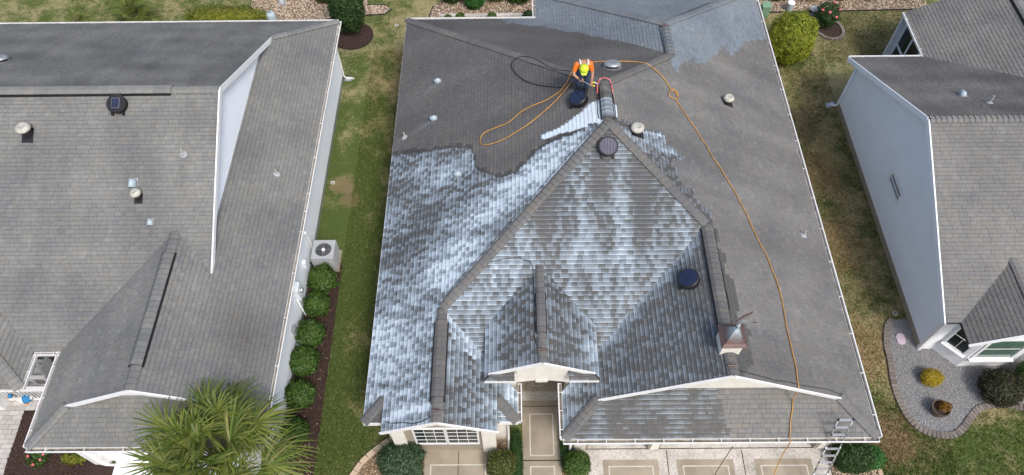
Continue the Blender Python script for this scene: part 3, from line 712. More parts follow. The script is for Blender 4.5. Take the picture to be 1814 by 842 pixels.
# ------------------------------------------------------------------ neighbour on the left
LXE, LN, LS, LXW, LM, LX3, LY3 = -6.82, 22.74, 6.08, -13.03, 8.84, -13.81, 7.72
LYR = (LN+LM)/2; LZR = EV+PI_*(LN-LM)/2; lxw = (LXE+LXW)/2; GXL = -8.83; FAR = -24.
qE = (EV+PI_*LXE, -PI_, 0); qN = (EV+PI_*LN, 0, -PI_); qS = (EV-PI_*LM, 0, PI_); qW = (EV-PI_*LXW, PI_, 0); qF = (EV-PI_*LS, 0, PI_)
q3E = (EV+PI_*LX3, -PI_, 0); q3S = (EV-PI_*LY3, 0, PI_)
lv_y = LM+(LXE-lxw); LGY = LS+.98; k3 = LXE-GXL
def gL(base, amp=.3, s=.4):
    def f(x, y, cx, cy, r, r2):
        g = base+amp*nse(cx*s, cy*s*2.2, 4)+.25*nse(cx*2.0, cy*.5, 9)
        for vx, vy in ((-11.77,15.35), (-14.44,14.58), (-9.79,13.99), (-11.04,12.84), (-10.65,12.18)):          # runs of dirt below the vents
            if abs(x-vx) < .16 and 0 < vy-y < 1.5: g += .4*(1-(vy-y)/1.5)*(1-abs(x-vx)/.16)
        return (0, 0, 0, max(0, min(.9, g)))
    return f
def wLeftE(x, y, cx, cy, r, r2):
    g = .10+.25*nse(cx*.7, cy*.5, 2); d = math.hypot((cx+7.7)/1.2, (cy-9.0)/1.5)      # darker patch low on the slope
    return (0, 0, 0, max(0, min(.9, g+.7*max(0, 1-d))))
lhouse = thing('house', 'grey shingled house on the left with white gable end and side wall', 'house', (-12, 14, 0))
lr = Roof(lhouse, 'sh_left', 5)
lr.face([(FAR, LN), (LXE, LN), (GXL, LN-k3), (GXL, LYR), (FAR, LYR)], qN, gL(.45, .5, .5))
lr.face([(FAR, LYR), (GXL, LYR), (GXL, LM+k3), (lxw, lv_y), (LXW, LM), (LX3, LM), (-17, LM+(LX3+17)), (FAR, LM+(LX3+17))], qS, gL(.0, .2))
lr.face([(LXE, LN), (GXL, LN-k3), (GXL-.3, LN-k3-.3), (GXL-.3, LM+k3+.3), (lxw, lv_y), (lxw, LGY), (LXE-.98, LGY), (LXE, LS)], qE, wLeftE)
lr.face([(lxw, lv_y), (LXW, LM), (LXW, LS), (LXW+.98, LGY), (lxw, LGY)], qW, gL(.12, .25))
lr.face([(LXW, LS), (LXE, LS), (LXE-1.25, LS+1.25), (LXW+1.25, LS+1.25)], qF, gL(.05, .2))
lr.face([(LX3, LM), (LX3, LY3), (-17, LY3+(LX3+17)), (-17, LM+(LX3+17))], q3E, gL(.15)); lr.face([(LX3, LY3), (FAR, LY3), (FAR, LY3+(LX3+17)), (-17, LY3+(LX3+17))], q3S, gL(.1))
lr.ridge((FAR, LYR), (GXL, LYR), qN, qS, vent=(0, FAR*-1-10.35)); lr.ridge((LXE, LN), (GXL, LN-k3), qE, qN)
lr.ridge((lxw, LGY), (lxw, lv_y), qW, qE, vent=(.65, 4.05)); lr.ridge((LXW, LS), (LXW+.98, LGY), qW, qF); lr.ridge((LXE, LS), (LXE-.98, LGY), qE, qF); lr.ridge((LX3, LY3), (-17, LY3+(LX3+17)), q3E, q3S)
lr.finish()
gx = GXL-.22
zk = EV+PI_*k3
for (ya, yb_) in ((LN-k3, LYR), (LM+k3, LYR)):
    rake(lhouse, (GXL+.024, ya, zk), (GXL+.026, yb_, LZR+.012), 'white', w=.04, d=.17)
    rake(lhouse, (GXL-.10, ya+.1*(1 if ya < LYR else -1), zk-.10), (GXL-.10, yb_, LZR-.125), 'white', w=.20, d=.03, name='soffit')
boards(lhouse, (gx, 0), (0, 1), [(LM+k3-.1, zk-.1), (LN-k3+.1, zk-.1), (LYR, LZR-.11)], (1, 0), 'siding')
for sx in (-1, 1):
    x_ = LXE-.96 if sx > 0 else LXW+.96
    rake(lhouse, (x_, LGY-.022, EV+PI_*.98), (lxw, LGY-.022-.002*sx, EV+PI_*(LXE-lxw)+.01), 'white', d=.14)
MB().add([(LXW+1.2, LGY+.22, 3.1), (LXE-1.2, LGY+.22, 3.1), (lxw, LGY+.22, 4.12), (LXW+1.2, LGY+.3, 3.1), (LXE-1.2, LGY+.3, 3.1), (lxw, LGY+.3, 4.12)], [(0,1,2), (5,4,3), (0,3,4,1), (1,4,5,2), (2,5,3,0)]).obj('gable_wall', 'white', lhouse)
MB().box(FAR, -7.14, 9.95, LN-.3, 0, 2.6).obj('wall', 'white', lhouse); MB().box(-12.7, -7.141, 6.5, 9.95, 0, 2.598).obj('wall', 'white', lhouse); MB().box(FAR, -15.9, 8.1, 9.95, 0, 2.597).obj('wall', 'white', lhouse)
boards(lhouse, (-7.13, 0), (0, 1), [(6.5, .25), (LN-.3, .25), (LN-.3, 2.58), (6.5, 2.58)], (1, 0), 'siding', h=.2)
MB().box(-7.14, -7.10, 6.5, LN-.3, 0, .24).obj('foundation', 'galv', lhouse)
MB().box(-7.15, LXE, 6.1, LN-.02, 2.58, 2.60).obj('soffit', 'white', lhouse)
gd = MB().box(-11.9, -7.9, 6.46, 6.5, .02, 2.2).obj('garage_door', 'white', lhouse)
for i in range(5):
    for j in range(4): MB().box(-11.84+i*.8, -11.84+i*.8+.66, 6.44, 6.46, .1+j*.53, .5+j*.53).obj('door_panel', 'white', gd)
for x in (-12.35, -7.35): MB().box(x-.22, x+.22, 6.38, 6.5, 0, 2.55).obj('pilaster', 'trim', lhouse)
gutter(lhouse, (LXW, LS), (LXE, LS), (0, -1), EV-.005, 'trim', 1.0); gutter(lhouse, (LXE, LS), (LXE, LN), (1, 0), EV-.005, 'trim', 1.4, .10); gutter(lhouse, (LXW, LS), (LXW, LM), (-1, 0), EV-.005, 'trim', .9, .09)
gutter(lhouse, (LX3+.02, LM), (LXW-.02, LM), (0, -1), EV-.005, 'trim', .35, .09); gutter(lhouse, (LX3, LY3), (LX3, LM-.1), (1, 0), EV-.005, 'trim', .55, .09); gutter(lhouse, (FAR, LY3), (LX3, LY3), (0, -1), EV-.005, 'trim', 1.2, .05); gutter(lhouse, (FAR, LN), (LXE, LN), (0, 1), EV-.005, 'trim', 2, .07)
downspout(lhouse, (-12.55, LS+.05-.08, EV), (-12.30, 6.36), (1, 0), 'trim')
downspout(lhouse, (LXE+.05, 13.75, EV), (-7.05, 13.7), (1, 0), 'trim'); downspout(lhouse, (LXE+.05, 22.5, EV), (-7.05, 22.3), (1, 0), 'trim')
# porch rail beside the recessed entrance court
MB().box(-15.9, -12.7, 9.88, 9.95, 0, 2.55).obj('wall', 'siding', lhouse)
pr_ = MB(); pr_.bar((-15.85, 8.42, .92), (-13.75, 8.42, .92), .14, .09); pr_.bar((-15.85, 8.42, .12), (-13.75, 8.42, .12), .07, .06)
po = pr_.obj('porch_rail', 'white', lhouse)
for k in range(16): MB().box(-15.8+k*.13, -15.77+k*.13, 8.405, 8.435, .15, .88).obj('baluster', 'white', po)

# ------------------------------------------------------------------ neighbour on the right
RX, RN, RS, RE = 12.65, 20.79, 9.68, 2.4; RY = (RN+RS)/2; RZ = RE+PI_*(RN-RS)/2; FR = 27.
tN = (RE+PI_*RN, 0, -PI_); tS = (RE-PI_*RS, 0, PI_); tLW = (RE-PI_*15.5, PI_, 0); tLE = (RE+PI_*21.7, -PI_, 0); tBW = (RE-PI_*13.1, PI_, 0); tBE = (RE+PI_*16.5, -PI_, 0)
rhouse = thing('house', 'grey roofed house on the right with tall pale blue gable wall', 'house', (18, 15, 0))
rr_ = Roof(rhouse, 'sh_right', 8)
rr_.face([(RX, RN), (15.5, RN), (18.6, RN-3.1), (21.7, RN), (FR, RN), (FR, RY), (RX, RY)], tN, gL(.62, .6, .5))
rr_.face([(RX, RY), (FR, RY), (FR, RS), (16.5, RS), (14.8, RS+1.7), (13.1, RS), (RX, RS)], tS, gL(.0, .2))
rr_.face([(15.5, RN), (15.5, 23.3), (18.6, 23.3), (18.6, RN-3.1)], tLW, gL(.12, .3)); rr_.face([(18.6, 23.3), (21.7, 23.3), (21.7, RN), (18.6, RN-3.1)], tLE, gL(.2))
rr_.face([(14.8, RS+1.7), (13.1, RS), (13.1, 8.98), (14.8, 8.98)], tBW, gL(.5, .2)); rr_.face([(14.8, RS+1.7), (16.5, RS), (16.5, 8.98), (14.8, 8.98)], tBE, gL(.3, .2))
rr_.ridge((RX, RY), (FR, RY), tN, tS); rr_.ridge((18.6, 23.3), (18.6, RN-3.1), tLW, tLE, vent=(.3, 4.5)); rr_.ridge((14.8, 8.98), (14.8, RS+1.7), tBW, tBE)
rr_.finish()
for ya in (RN, RS):
    rake(rhouse, (RX-.024, ya, RE), (RX-.026, RY, RZ+.012), 'siding', w=.04, d=.18)
    sg = 1 if ya < RY else -1
    rake(rhouse, (RX+.17, ya+.02*sg, RE-.10), (RX+.17, RY, RZ-.11), 'siding', w=.34, d=.03, name='soffit')
WX = 13.0
boards(rhouse, (WX, 0), (0, 1), [(9.95, .28), (20.55, .28), (20.55, RE+.02), (RY, RZ-.14), (9.95, RE+.02)], (-1, 0), 'siding', h=.17)
MB().box(WX-.04, WX+.05, 9.93, 20.57, 0, .27).obj('foundation', 'tan', rhouse)
MB().box(WX+.02, FR, 9.96, 20.55, 0, RE-.02).obj('wall', 'white', rhouse)
for y in (9.95, 20.55): MB().box(WX-.05, WX+.06, y-.06, y+.06, .02, RE).obj('corner_board', 'white', rhouse)
window(rhouse, (WX-.012, 15.1, 1.85), (0, 1), (-1, 0), .95, .36, 1, 1, .09, 'blind', sill=False)
rake(rhouse, (13.1, 8.956, RE), (14.8, 8.956, RE+PI_*1.7+.01), 'white', d=.12); rake(rhouse, (16.5, 8.956, RE), (14.8, 8.954, RE+PI_*1.7+.01), 'white', d=.12)
# chamfered bay under the small gable
bw = MB().slab([(13.4, 9.96), (14.02, 9.32), (15.6, 9.32), (16.2, 9.96)], 0, RE-.03).obj('bay_wall', 'white', rhouse)
MB().add([(13.3, 9.2, RE-.02), (16.3, 9.2, RE-.02), (14.8, 9.2, RE+.72), (13.3, 9.3, RE-.02), (16.3, 9.3, RE-.02), (14.8, 9.3, RE+.72)], [(0,1,2), (5,4,3), (0,3,4,1), (1,4,5,2), (2,5,3,0)]).obj('gable_wall', 'white', rhouse)
dv = Vector((.62, -.64)).normalized()
window(rhouse, (13.71, 9.64, 1.35), (dv.x, dv.y), (dv.y, -dv.x), .56, 1.15, 2, 2, .06); window(rhouse, (14.75, 9.32, 1.35), (1, 0), (0, -1), 1.15, 1.2, 1, 2, .08, 'glass_green')
boards(rhouse, (WX+.02, 9.955), (1, 0), [(0, .05), (.36, .05), (.36, RE-.05), (0, RE-.05)], (0, -1), 'white', h=.17)
gutter(rhouse, (RX, RN), (15.42, RN), (0, 1), RE-.005, 'trim', 1.5, .07); gutter(rhouse, (15.5, RN), (15.5, 23.3), (-1, 0), RE-.005, 'trim', .8, .09)
# screened lanai wall
ln = MB()
for y in (20.7, 21.6, 22.4, 23.2): ln.box(15.78, 15.86, y-.04, y+.04, 0, RE-.04)
for z in (.06, .85, 2.25): ln.box(15.79, 15.85, 20.7, 23.2, z-.05, z+.05)
lo = ln.obj('lanai_frame', 'siding', rhouse)
for y0, y1 in ((20.74, 21.56), (21.64, 22.36), (22.44, 23.16)):
    for z0, z1 in ((.11, .8), (.9, 2.2)): MB().box(15.815, 15.825, y0, y1, z0, z1).obj('screen_pane', 'glass', lo)
MB().box(15.5, 21.7, 23.24, 23.3, 0, RE-.04).obj('lanai_back_wall', 'siding', rhouse)
MB().tube([(13.0-.07, 20.45, RE-.1), (12.93, 20.45, .25), (12.9, 20.5, .1), (12.7, 20.6, .06)], .045, 8).obj('downspout', 'siding', rhouse, smooth=True)

# ------------------------------------------------------------------ things fixed to the roofs
def onplane(pl, x, y, lift=0):
    n = Vector((-pl[1], -pl[2], 1)).normalized(); up = Vector((0, 0, 1))
    t = Vector((pl[1], pl[2], pl[1]**2+pl[2]**2)); t = t.normalized() if t.length > 1e-6 else Vector((0, 1, 0)); s_ = t.cross(n)
    m_ = Matrix.Identity(4)
    for i in range(3): m_[i][0], m_[i][1], m_[i][2] = s_[i], t[i], n[i]
    c = Vector((x, y, pz(pl, x, y)))+n*lift
    m_[0][3], m_[1][3], m_[2][3] = c
    return m_
def xf(mb, m_): mb.v = [tuple(m_ @ Vector(q)) for q in mb.v]; return mb
ROOFLIFT = .016
def solar_vent(x, y, pl, label, style, R=.27):
    m_ = onplane(pl, x, y, ROOFLIFT); t = thing('solar_vent', label, 'roof vent', m_.translation, 'solar powered roof vents')
    xf(MB().lathe([(R*1.0, 0), (R*1.0, .01), (R*.8, .02)], 24), m_).obj('flashing', 'black', t)
    xf(MB().lathe([(R*.72, .004), (R*.72, .10), (R*.95, .12), (R*1.06, .15), (R*1.08, .19), (R*1.0, .215)], 28), m_).obj('housing', 'black', t, smooth=False)
    if style == 'rect':
        xf(MB().box(-.115, .115, -.155, .155, .215, .232), m_).obj('panel_frame', 'galv', t)
        for i in range(2):
            for j in range(4): xf(MB().box(-.107+i*.109, -.002+i*.109, -.147+j*.074, -.077+j*.074, .230, .238), m_).obj('solar_cell', 'navy', t)
    elif style == 'stripe':
        xf(MB().lathe([(R*.93, .21), (R*.93, .226), (R*.9, .23)], 28), m_).obj('solar_panel', 'violet_panel', t)
        for k in range(-5, 6):
            h = math.sqrt(max(0, (R*.86)**2-(k*.042)**2)); xf(MB().box(k*.042-.0025, k*.042+.0025, -h, h, .230, .232), m_).obj('cell_line', 'lead', t)
    else:
        xf(MB().lathe([(R*.93, .21), (R*.93, .226), (R*.9, .23)], 28), m_).obj('solar_panel', 'navy', t)
    for s_ in (-1, 1): xf(MB().box(s_*R*.6-.03, s_*R*.6+.03, -R*1.2, -R*.75, .0, .10), m_).obj('bracket', 'black', t)
    return t
def cap_vent(x, y, pl, label, R=.17, h=.2):
    m_ = onplane(pl, x, y, ROOFLIFT); c = m_.translation; t = thing('exhaust_vent', label, 'roof vent', c, 'round capped exhaust vents')
    xf(MB().box(-R*.8, R*.8, -R*1.25, R*.9, 0, .01), m_).obj('flashing', 'black', t)
    Z = Matrix.Translation(c)
    MB().lathe([(R*.72, -.06), (R*.72, h)], 18, Z).obj('pipe', 'black', t, smooth=False)
    MB().lathe([(R*1.0, h-.02), (R*1.04, h+.02), (R*1.0, h+.06), (R*.75, h+.10), (R*.45, h+.125), (R*.42, h+.115), (R*.15, h+.13), (.01, h+.132)], 22, Z).obj('cap', 'vent_white', t, smooth=True)
    return t
def dome_vent(x, y, pl, label, R=.28):
    m_ = onplane(pl, x, y, ROOFLIFT); t = thing('dome_vent', label, 'roof vent', m_.translation, 'metal dome vents')
    xf(MB().lathe([(R*1.1, 0), (R*1.1, .012), (R*.8, .02)], 26), m_).obj('flashing', 'galv', t)
    xf(MB().lathe([(R*.78, .01), (R*.8, .10)], 24), m_).obj('collar', 'black', t)
    xf(MB().lathe([(R*1.05, .09), (R*1.05, .11), (R*.95, .15), (R*.72, .20), (R*.66, .195), (R*.3, .215), (.02, .22)], 26), m_).obj('dome', 'galv', t, smooth=True)
def hood_vent(x, y, pl, label, s_=1.0, mat='vent_blue'):
    s_ *= .82
    m_ = onplane(pl, x, y, ROOFLIFT); t = thing('hood_vent', label, 'roof vent', m_.translation, 'small pale hooded vents')
    xf(MB().box(-.12*s_, .12*s_, -.10*s_, .14*s_, 0, .008), m_).obj('flashing', 'lead', t)
    h = MB(); n = 9                                     # half-barrel hood, open downslope
    for yy, sc in ((-.13*s_, 1.), (.06*s_, .92), (.11*s_, .5)):
        for k in range(n+1):
            a = math.pi*k/n; h.v.append((math.cos(a)*.095*s_*sc, yy, math.sin(a)*.16*s_*sc+.005))
    for r_ in range(2):
        for k in range(n): a = r_*(n+1)+k; h.f.append((a, a+1, a+n+2, a+n+1))
    h.f.append(tuple(2*(n+1)+k for k in range(n+1)))
    o = xf(h, m_).obj('hood', mat, t, smooth=True); sol = o.modifiers.new('solid', 'SOLIDIFY'); sol.thickness = .012
def pipe_vent(x, y, pl, label, h=.22, r=.03):
    m_ = onplane(pl, x, y, ROOFLIFT); c = m_.translation; t = thing('vent_pipe', label, 'vent pipe', c, 'thin plumbing vent pipes')
    xf(MB().lathe([(.11, 0), (.11, .006), (.05, .03), (.045, .06)], 14), m_).obj('boot', 'lead', t)
    n = 12; Z = Matrix.Translation(c); MB().lathe([(r, -.03), (r, h), (r*.7, h), (r*.7, h-.05)], n, Z).obj('pipe', 'vent_white', t, smooth=False)
solar_vent(-11.77, 15.35, qS, 'black solar roof vent with rectangular panel on the left house', 'rect')
solar_vent(1.99, 15.51, pW, 'dark navy solar roof vent at the feet of the worker', 'disc')
solar_vent(2.66, 13.68, pS, 'round striped solar roof vent just below the main peak', 'stripe')
solar_vent(4.79, 9.99, pGW, 'dark navy solar roof vent on the wet garage slope', 'disc')
cap_vent(-14.44, 14.58, qS, 'larger white capped vent near the left edge of the left roof', .21, .25)
cap_vent(-11.04, 12.84, qS, 'white capped vent between two pale hoods on the left roof', .15)
cap_vent(3.56, 14.29, pE, 'white capped vent in the foam streak beside the main peak', .19, .2)
cap_vent(7.07, 17.07, pE, 'white capped vent alone on the dry right slope of the washed house', .17)
dome_vent(3.11, 17.2, pN, 'silver dome vent under the orange hose behind the worker', .27)
dome_vent(2.25, 17.15, pN, 'silver dome vent partly hidden behind the worker', .24)
dome_vent(-17.05, 18.36, qN, 'silver dome vent cut by the left picture edge', .24)
hood_vent(-11.22, 13.22, qS, 'larger pale blue hood vent on the left roof', 1.35); hood_vent(-10.65, 12.18, qS, 'smaller pale blue hood vent, lowest on the left roof', .95)
hood_vent(-2.64, 18.67, pW, 'pale hood vent with chalky trail, farthest up the dry left slope', 1.0); hood_vent(-2.69, 16.95, pW, 'pale hood vent with chalky trail, middle of the dry left slope', 1.0)
hood_vent(-1.75, 14.2, pW, 'pale hood vent standing in the white foam', 1.0); hood_vent(14.67, 16.98, tN, 'pale hood vent on the back slope of the right house', 1.2)
pipe_vent(-9.79, 13.99, qS, 'small vent pipe right of the hoods on the left roof'); pipe_vent(-7.75, 14.85, qE, 'small vent pipe on the side slope of the left house'); pipe_vent(-3.74, 16.59, pW, 'short white vent pipe near the left eave of the washed house')
pipe_vent(8.84, 12.37, pE, 'small vent pipe low on the dry right slope of the washed house'); pipe_vent(15.16, 16.36, tN, 'thin white vent pipe near the ridge of the right house', .3)

# cupola with flared copper roof on the garage ridge
cu_ = thing('cupola', 'cream cupola with patinated copper roof and weathervane on the garage ridge', 'cupola', (5.42, 7.98, 4.4))
cxx, cyy, b_ = 5.42, 7.98, .25
MB().box(cxx-b_, cxx+b_, cyy-b_, cyy+b_, 4.42, 5.12).obj('base', 'cream', cu_)
MB().box(cxx-b_-.05, cxx+b_+.05, cyy-b_-.05, cyy+b_+.05, 5.12, 5.18).obj('cornice', 'trim', cu_)
cr2 = MB(); prof = [(.33, 5.182), (.32, 5.20), (.25, 5.26), (.18, 5.36), (.12, 5.48), (.06, 5.58), (.02, 5.64)]
for r_, z in prof: cr2.v += [(cxx-r_, cyy-r_, z), (cxx+r_, cyy-r_, z), (cxx+r_, cyy+r_, z), (cxx-r_, cyy+r_, z)]
for i in range(len(prof)-1):
    for j in range(4): cr2.f.append((4*i+j, 4*i+(j+1)%4, 4*i+4+(j+1)%4, 4*i+4+j))
cr2.f.append((3,2,1,0)); cr2.obj('copper_roof', 'copper', cu_)
MB().tube([(cxx, cyy, 5.6), (cxx, cyy, 6.25)], .014, 8).obj('spindle', 'copper', cu_)
MB().lathe([(.01, 5.72), (.05, 5.77), (.05, 5.80), (.01, 5.85)], 12, Matrix.Translation((cxx, cyy, 0))).obj('finial_ball', 'copper', cu_, smooth=True)
wv = MB().bar((cxx-.28, cyy+.05, 6.05), (cxx+.30, cyy-.05, 6.05), .02, .02)
wv.add([(cxx+.30, cyy-.05, 6.0), (cxx+.30, cyy-.05, 6.10), (cxx+.40, cyy-.067, 6.05), (cxx+.30, cyy-.035, 6.05)], [(0,1,2), (1,3,2), (3,0,2), (0,3,1)])
wv.obj('direction_arrow', 'copper', cu_)
# leaping figure of the vane: a curved fish-like plate with tail
fp = [(-.20,.02), (-.12,.12), (0,.17), (.12,.13), (.2,.05), (.28,.10), (.30,.0), (.22,-.02), (.12,-.03), (0,-.02), (-.1,-.02)]
fm = MB(); dvx, dvy = math.cos(.5), math.sin(.5)
fm.v = [(cxx+u*dvx, cyy+u*dvy+.012, 6.16+v_) for u, v_ in fp]+[(cxx+u*dvx, cyy+u*dvy-.012, 6.16+v_) for u, v_ in fp]; n = len(fp)
fm.f = [tuple(range(n)), tuple(range(n, 2*n))[::-1]]+[((i+1)%n, i, n+i, n+(i+1)%n) for i in range(n)]
fm.obj('vane_figure', 'copper', cu_)

# ------------------------------------------------------------------ ground, paving and beds
RND = random.Random(3)
struct(MB().add([(-150,-120,0), (150,-120,0), (150,180,0), (-150,180,0)], [(0,1,2,3)]).obj('ground', 'lawn'))
def sheet(name, poly, z, mat): return struct(MB().slab(poly, -.05, z).obj(name, mat))
def flat(name, poly, z, mat, parent):
    if area(poly) < 0: poly = poly[::-1]
    return MB().add([(x, y, z) for x, y in poly], [tuple(range(len(poly)))]).obj(name, mat, parent)
def rect(x0, x1, y0, y1): return [(x0, y0), (x1, y0), (x1, y1), (x0, y1)]
def outline(par, x0, x1, y0, y1, z, w=.035):
    for k in (rect(x0, x1, y0, y0+w), rect(x0, x1, y1-w, y1), rect(x0, x0+w, y0+w, y1-w), rect(x1-w, x1, y0+w, y1-w)): flat('score_line', k, z, 'line', par)
drive = sheet('driveway', [(1.78, -6), (9.25, -6), (9.25, 7.2), (1.62, 7.2), (1.62, 6.6), (1.78, 6.6)], .02, 'aggregate')
for x0, x1 in ((2.54, 4.19), (4.74, 6.42), (7.04, 8.74)):
    pan = flat('tan_panel', rect(x0, x1, 3.9, 6.42), .024, 'concrete_tan', drive); outline(pan, x0+.16, x1-.16, 4.1, 6.24, .028)
for x in (4.47, 6.72): flat('control_joint', rect(x-.012, x+.012, -5, 6.70), .0245, 'mulch', drive)
flat('control_joint', rect(1.8, 9.2, 6.735, 6.76), .0245, 'mulch', drive)
walk = sheet('walkway', rect(.16, 1.33, -6, 8.25), .03, 'concrete_tan'); outline(walk, .38, 1.12, 6.55, 7.86, .034); outline(walk, .38, 1.12, 4.8, 6.25, .034)
flat('control_joint', rect(.17, 1.32, 6.40, 6.43), .0335, 'mulch', walk); flat('control_joint', rect(.17, 1.32, 8.08, 8.10), .0335, 'mulch', walk)
porch = sheet('entry_floor', rect(-.29, 1.59, 8.25, 9.25), .10, 'concrete_tan'); flat('threshold_band', rect(-.29, 1.59, 8.25, 8.55), .104, 'aggregate', porch)
for a in ((.5, .78, 8.95, 9.2), (.76, 1.05, 8.95, 9.2), (.5, .78, 8.72, 8.96)): outline(porch, *a, .105, .02)
pad = sheet('window_pad', rect(-2.76, -.77, -6, 6.9), .025, 'concrete_tan'); outline(pad, -2.58, -.92, 4.2, 6.32, .029); flat('control_joint', rect(-1.76, -1.74, -5, 6.7), .0285, 'mulch', pad)
ldrive = sheet('driveway', rect(-12.0, -7.6, -6, 6.5), .02, 'white')
mul = sheet('mulch_bed', [(-7.15, -4), (-6.02, -4), (-6.04, 9), (-6.05, 13.35), (-7.15, 13.6)], .03, 'mulch')
mul2 = sheet('mulch_bed', [(-15.0, 4.5), (-15.25, 6.3), (-15.3, 8.07), (-12.6, 8.1), (-12.6, 6.4), (-12.0, 6.4), (-12.0, 4.5)], .05, 'mulch')
mul3 = sheet('mulch_ring', [(-7.0+.88*math.cos(k*.26), 24.95+.88*math.sin(k*.26)) for k in range(24)], .03, 'mulch')
rockA = [(-3.5, 6.75), (-2.76, 6.75), (-2.76, 4), (-5.3, 4), (-5.05, 5.6), (-4.80, 6.1), (-4.52, 6.5), (-4.0, 6.95), (-3.7, 7.1), (-3.5, 7.1)]
bedA = sheet('rock_bed', rockA, .025, 'soil')
rockB = rect(-.77, .14, 4, 7.0); bedB = sheet('rock_bed', rockB, .025, 'soil')
rockC = rect(1.35, 1.62, 4, 7.9); bedC = sheet('rock_bed', rockC+[], .025, 'soil')
rockD = [(9.27, 4.5), (10.62, 4.5), (10.6, 6.2), (10.35, 6.9), (9.27, 7.0)]; bedD = sheet('rock_bed', rockD, .025, 'soil')
gravA = [(13.0, 11.0), (12.45, 10.98), (12.22, 10.72), (12.02, 10.1), (11.97, 9.52), (11.86, 8.7), (11.9, 8.0), (12.1, 7.45), (12.45, 7.18), (12.9, 7.08), (13.25, 7.12), (13.6, 7.35), (14.1, 7.82), (14.6, 8.02), (15.1, 8.03), (15.7, 7.9), (17.5, 7.3), (17.5, 9.9), (13.4, 9.95), (13.0, 9.95)]
bedG = sheet('gravel_bed', gravA, .025, 'gravel_bed')
rockE = [(-3.72, 26.25), (-3.6, 26.8), (-3.1, 27.1), (-3.1, 29.5), (.95, 29.5), (.95, 25.6), (-3.6, 25.6)]; bedE = sheet('rock_bed', rockE, .025, 'soil')
rockF = [(-11.95, 29.5), (-11.84, 26.95), (-11.5, 26.0), (-7.0, 25.85), (-6.6, 26.25), (-5.75, 26.3), (-5.5, 26.62), (-5.75, 26.92), (-6.6, 26.95), (-6.6, 29.5)]; bedF = sheet('rock_bed', rockF, .025, 'soil')
rockG = [(9.9, 29.5), (9.9, 26.2), (11.0, 26.2), (18.5, 26.32), (18.5, 29.5)]; bedH = sheet('rock_bed', rockG, .025, 'soil')
struct(MB().box(-3.3, .9, 26.10, 26.28, 0, .06).obj('concrete_strip', 'aggregate'))
lpath = sheet('paver_path', [(-19, 4), (-15.1, 4), (-15.25, 6.3), (-15.32, 8.09), (-13.0, 8.12), (-13.0, 9.85), (-19, 9.85)], .01, 'soil')
# pavers, each one a stone of its own
pv = MB().box(-.145, .145, -.07, .07, 0, .035); pvm = None
for i in range(40):
    for j in range(14):
        x = -18.9+.30*j+(.15 if i % 2 else 0); y = 5.6+.15*i*1.0
        if y > 9.75 or not inpoly(x, y, [(-17.2, 4), (-14.85, 4), (-15.02, 6.3), (-15.1, 8.05), (-12.9, 8.05), (-12.9, 9.85), (-17.2, 9.85)]): continue
        if pvm is None: o = pv.obj('paver', 'paver', lpath); pvm = o.data
        else: o = link('paver', pvm, 'paver', lpath)
        o.location = (x, y, .008+RND.uniform(-.002, .002)); o.rotation_euler.z = RND.uniform(-.008, .008)
# edging bricks
def edging(path, parent, mat, L=.2, w=.12, h=.09, closed=False):
    pts = smooth_path([(x, y, 0) for x, y in path], 10); mesh = None; acc = 0; last = pts[0]
    tgt = L/2; s_ = 0
    for a, b in zip(pts, pts[1:]):
        d = (b-a).length
        while s_+d >= tgt:
            t = (tgt-s_)/d; c = a+(b-a)*t; ang = math.atan2((b-a).y, (b-a).x)
            if mesh is None: o = MB().box(-L/2+.006, L/2-.006, -w/2, w/2, 0, h).obj('edging_brick', mat, parent, bevel=.008); mesh = o.data
            else:
                o = link('edging_brick', mesh, mat, parent); bv = o.modifiers.new('bevel', 'BEVEL'); bv.width = .008; bv.segments = 2
            o.location = (c.x, c.y, RND.uniform(-.01, .004)); o.rotation_euler.z = ang+RND.uniform(-.02, .02)
            tgt += L
        s_ += d
edging(gravA[1:17], bedG, 'edger', .125, .2, .08)
edging([(-5.25, 4.4), (-5.05, 5.6), (-4.80, 6.1), (-4.52, 6.5), (-4.0, 6.95), (-3.65, 7.12)], bedA, 'edger_tan', .26, .17, .10)
edging([(10.66, 4.6), (10.64, 6.2), (10.38, 6.92), (9.7, 7.05)], bedD, 'edger_tan', .26, .13, .10)
def band(path, name, mat, r=.03, parent=None): return MB().tube([(x, y, .04) for x, y in path], r, 6).obj(name, mat, parent)
band(rockF[1:4], 'bed_edging', 'edge_black', parent=bedF); band(rockF[4:9], 'bed_edging', 'edge_black', parent=bedF); band([(9.9, 26.18), (11, 26.18), (18.5, 26.3)], 'bed_edging', 'edge_black', parent=bedH)
band([(-7.0+.88*math.cos(k*.26), 24.95+.88*math.sin(k*.26)) for k in range(12, 25)], 'bed_edging', 'edge_black', .02, mul3); band([(-3.74, 25.7), (-3.74, 26.25), (-3.62, 26.8), (-3.1, 27.12)], 'bed_edging', 'edge_black', .02, bedE)

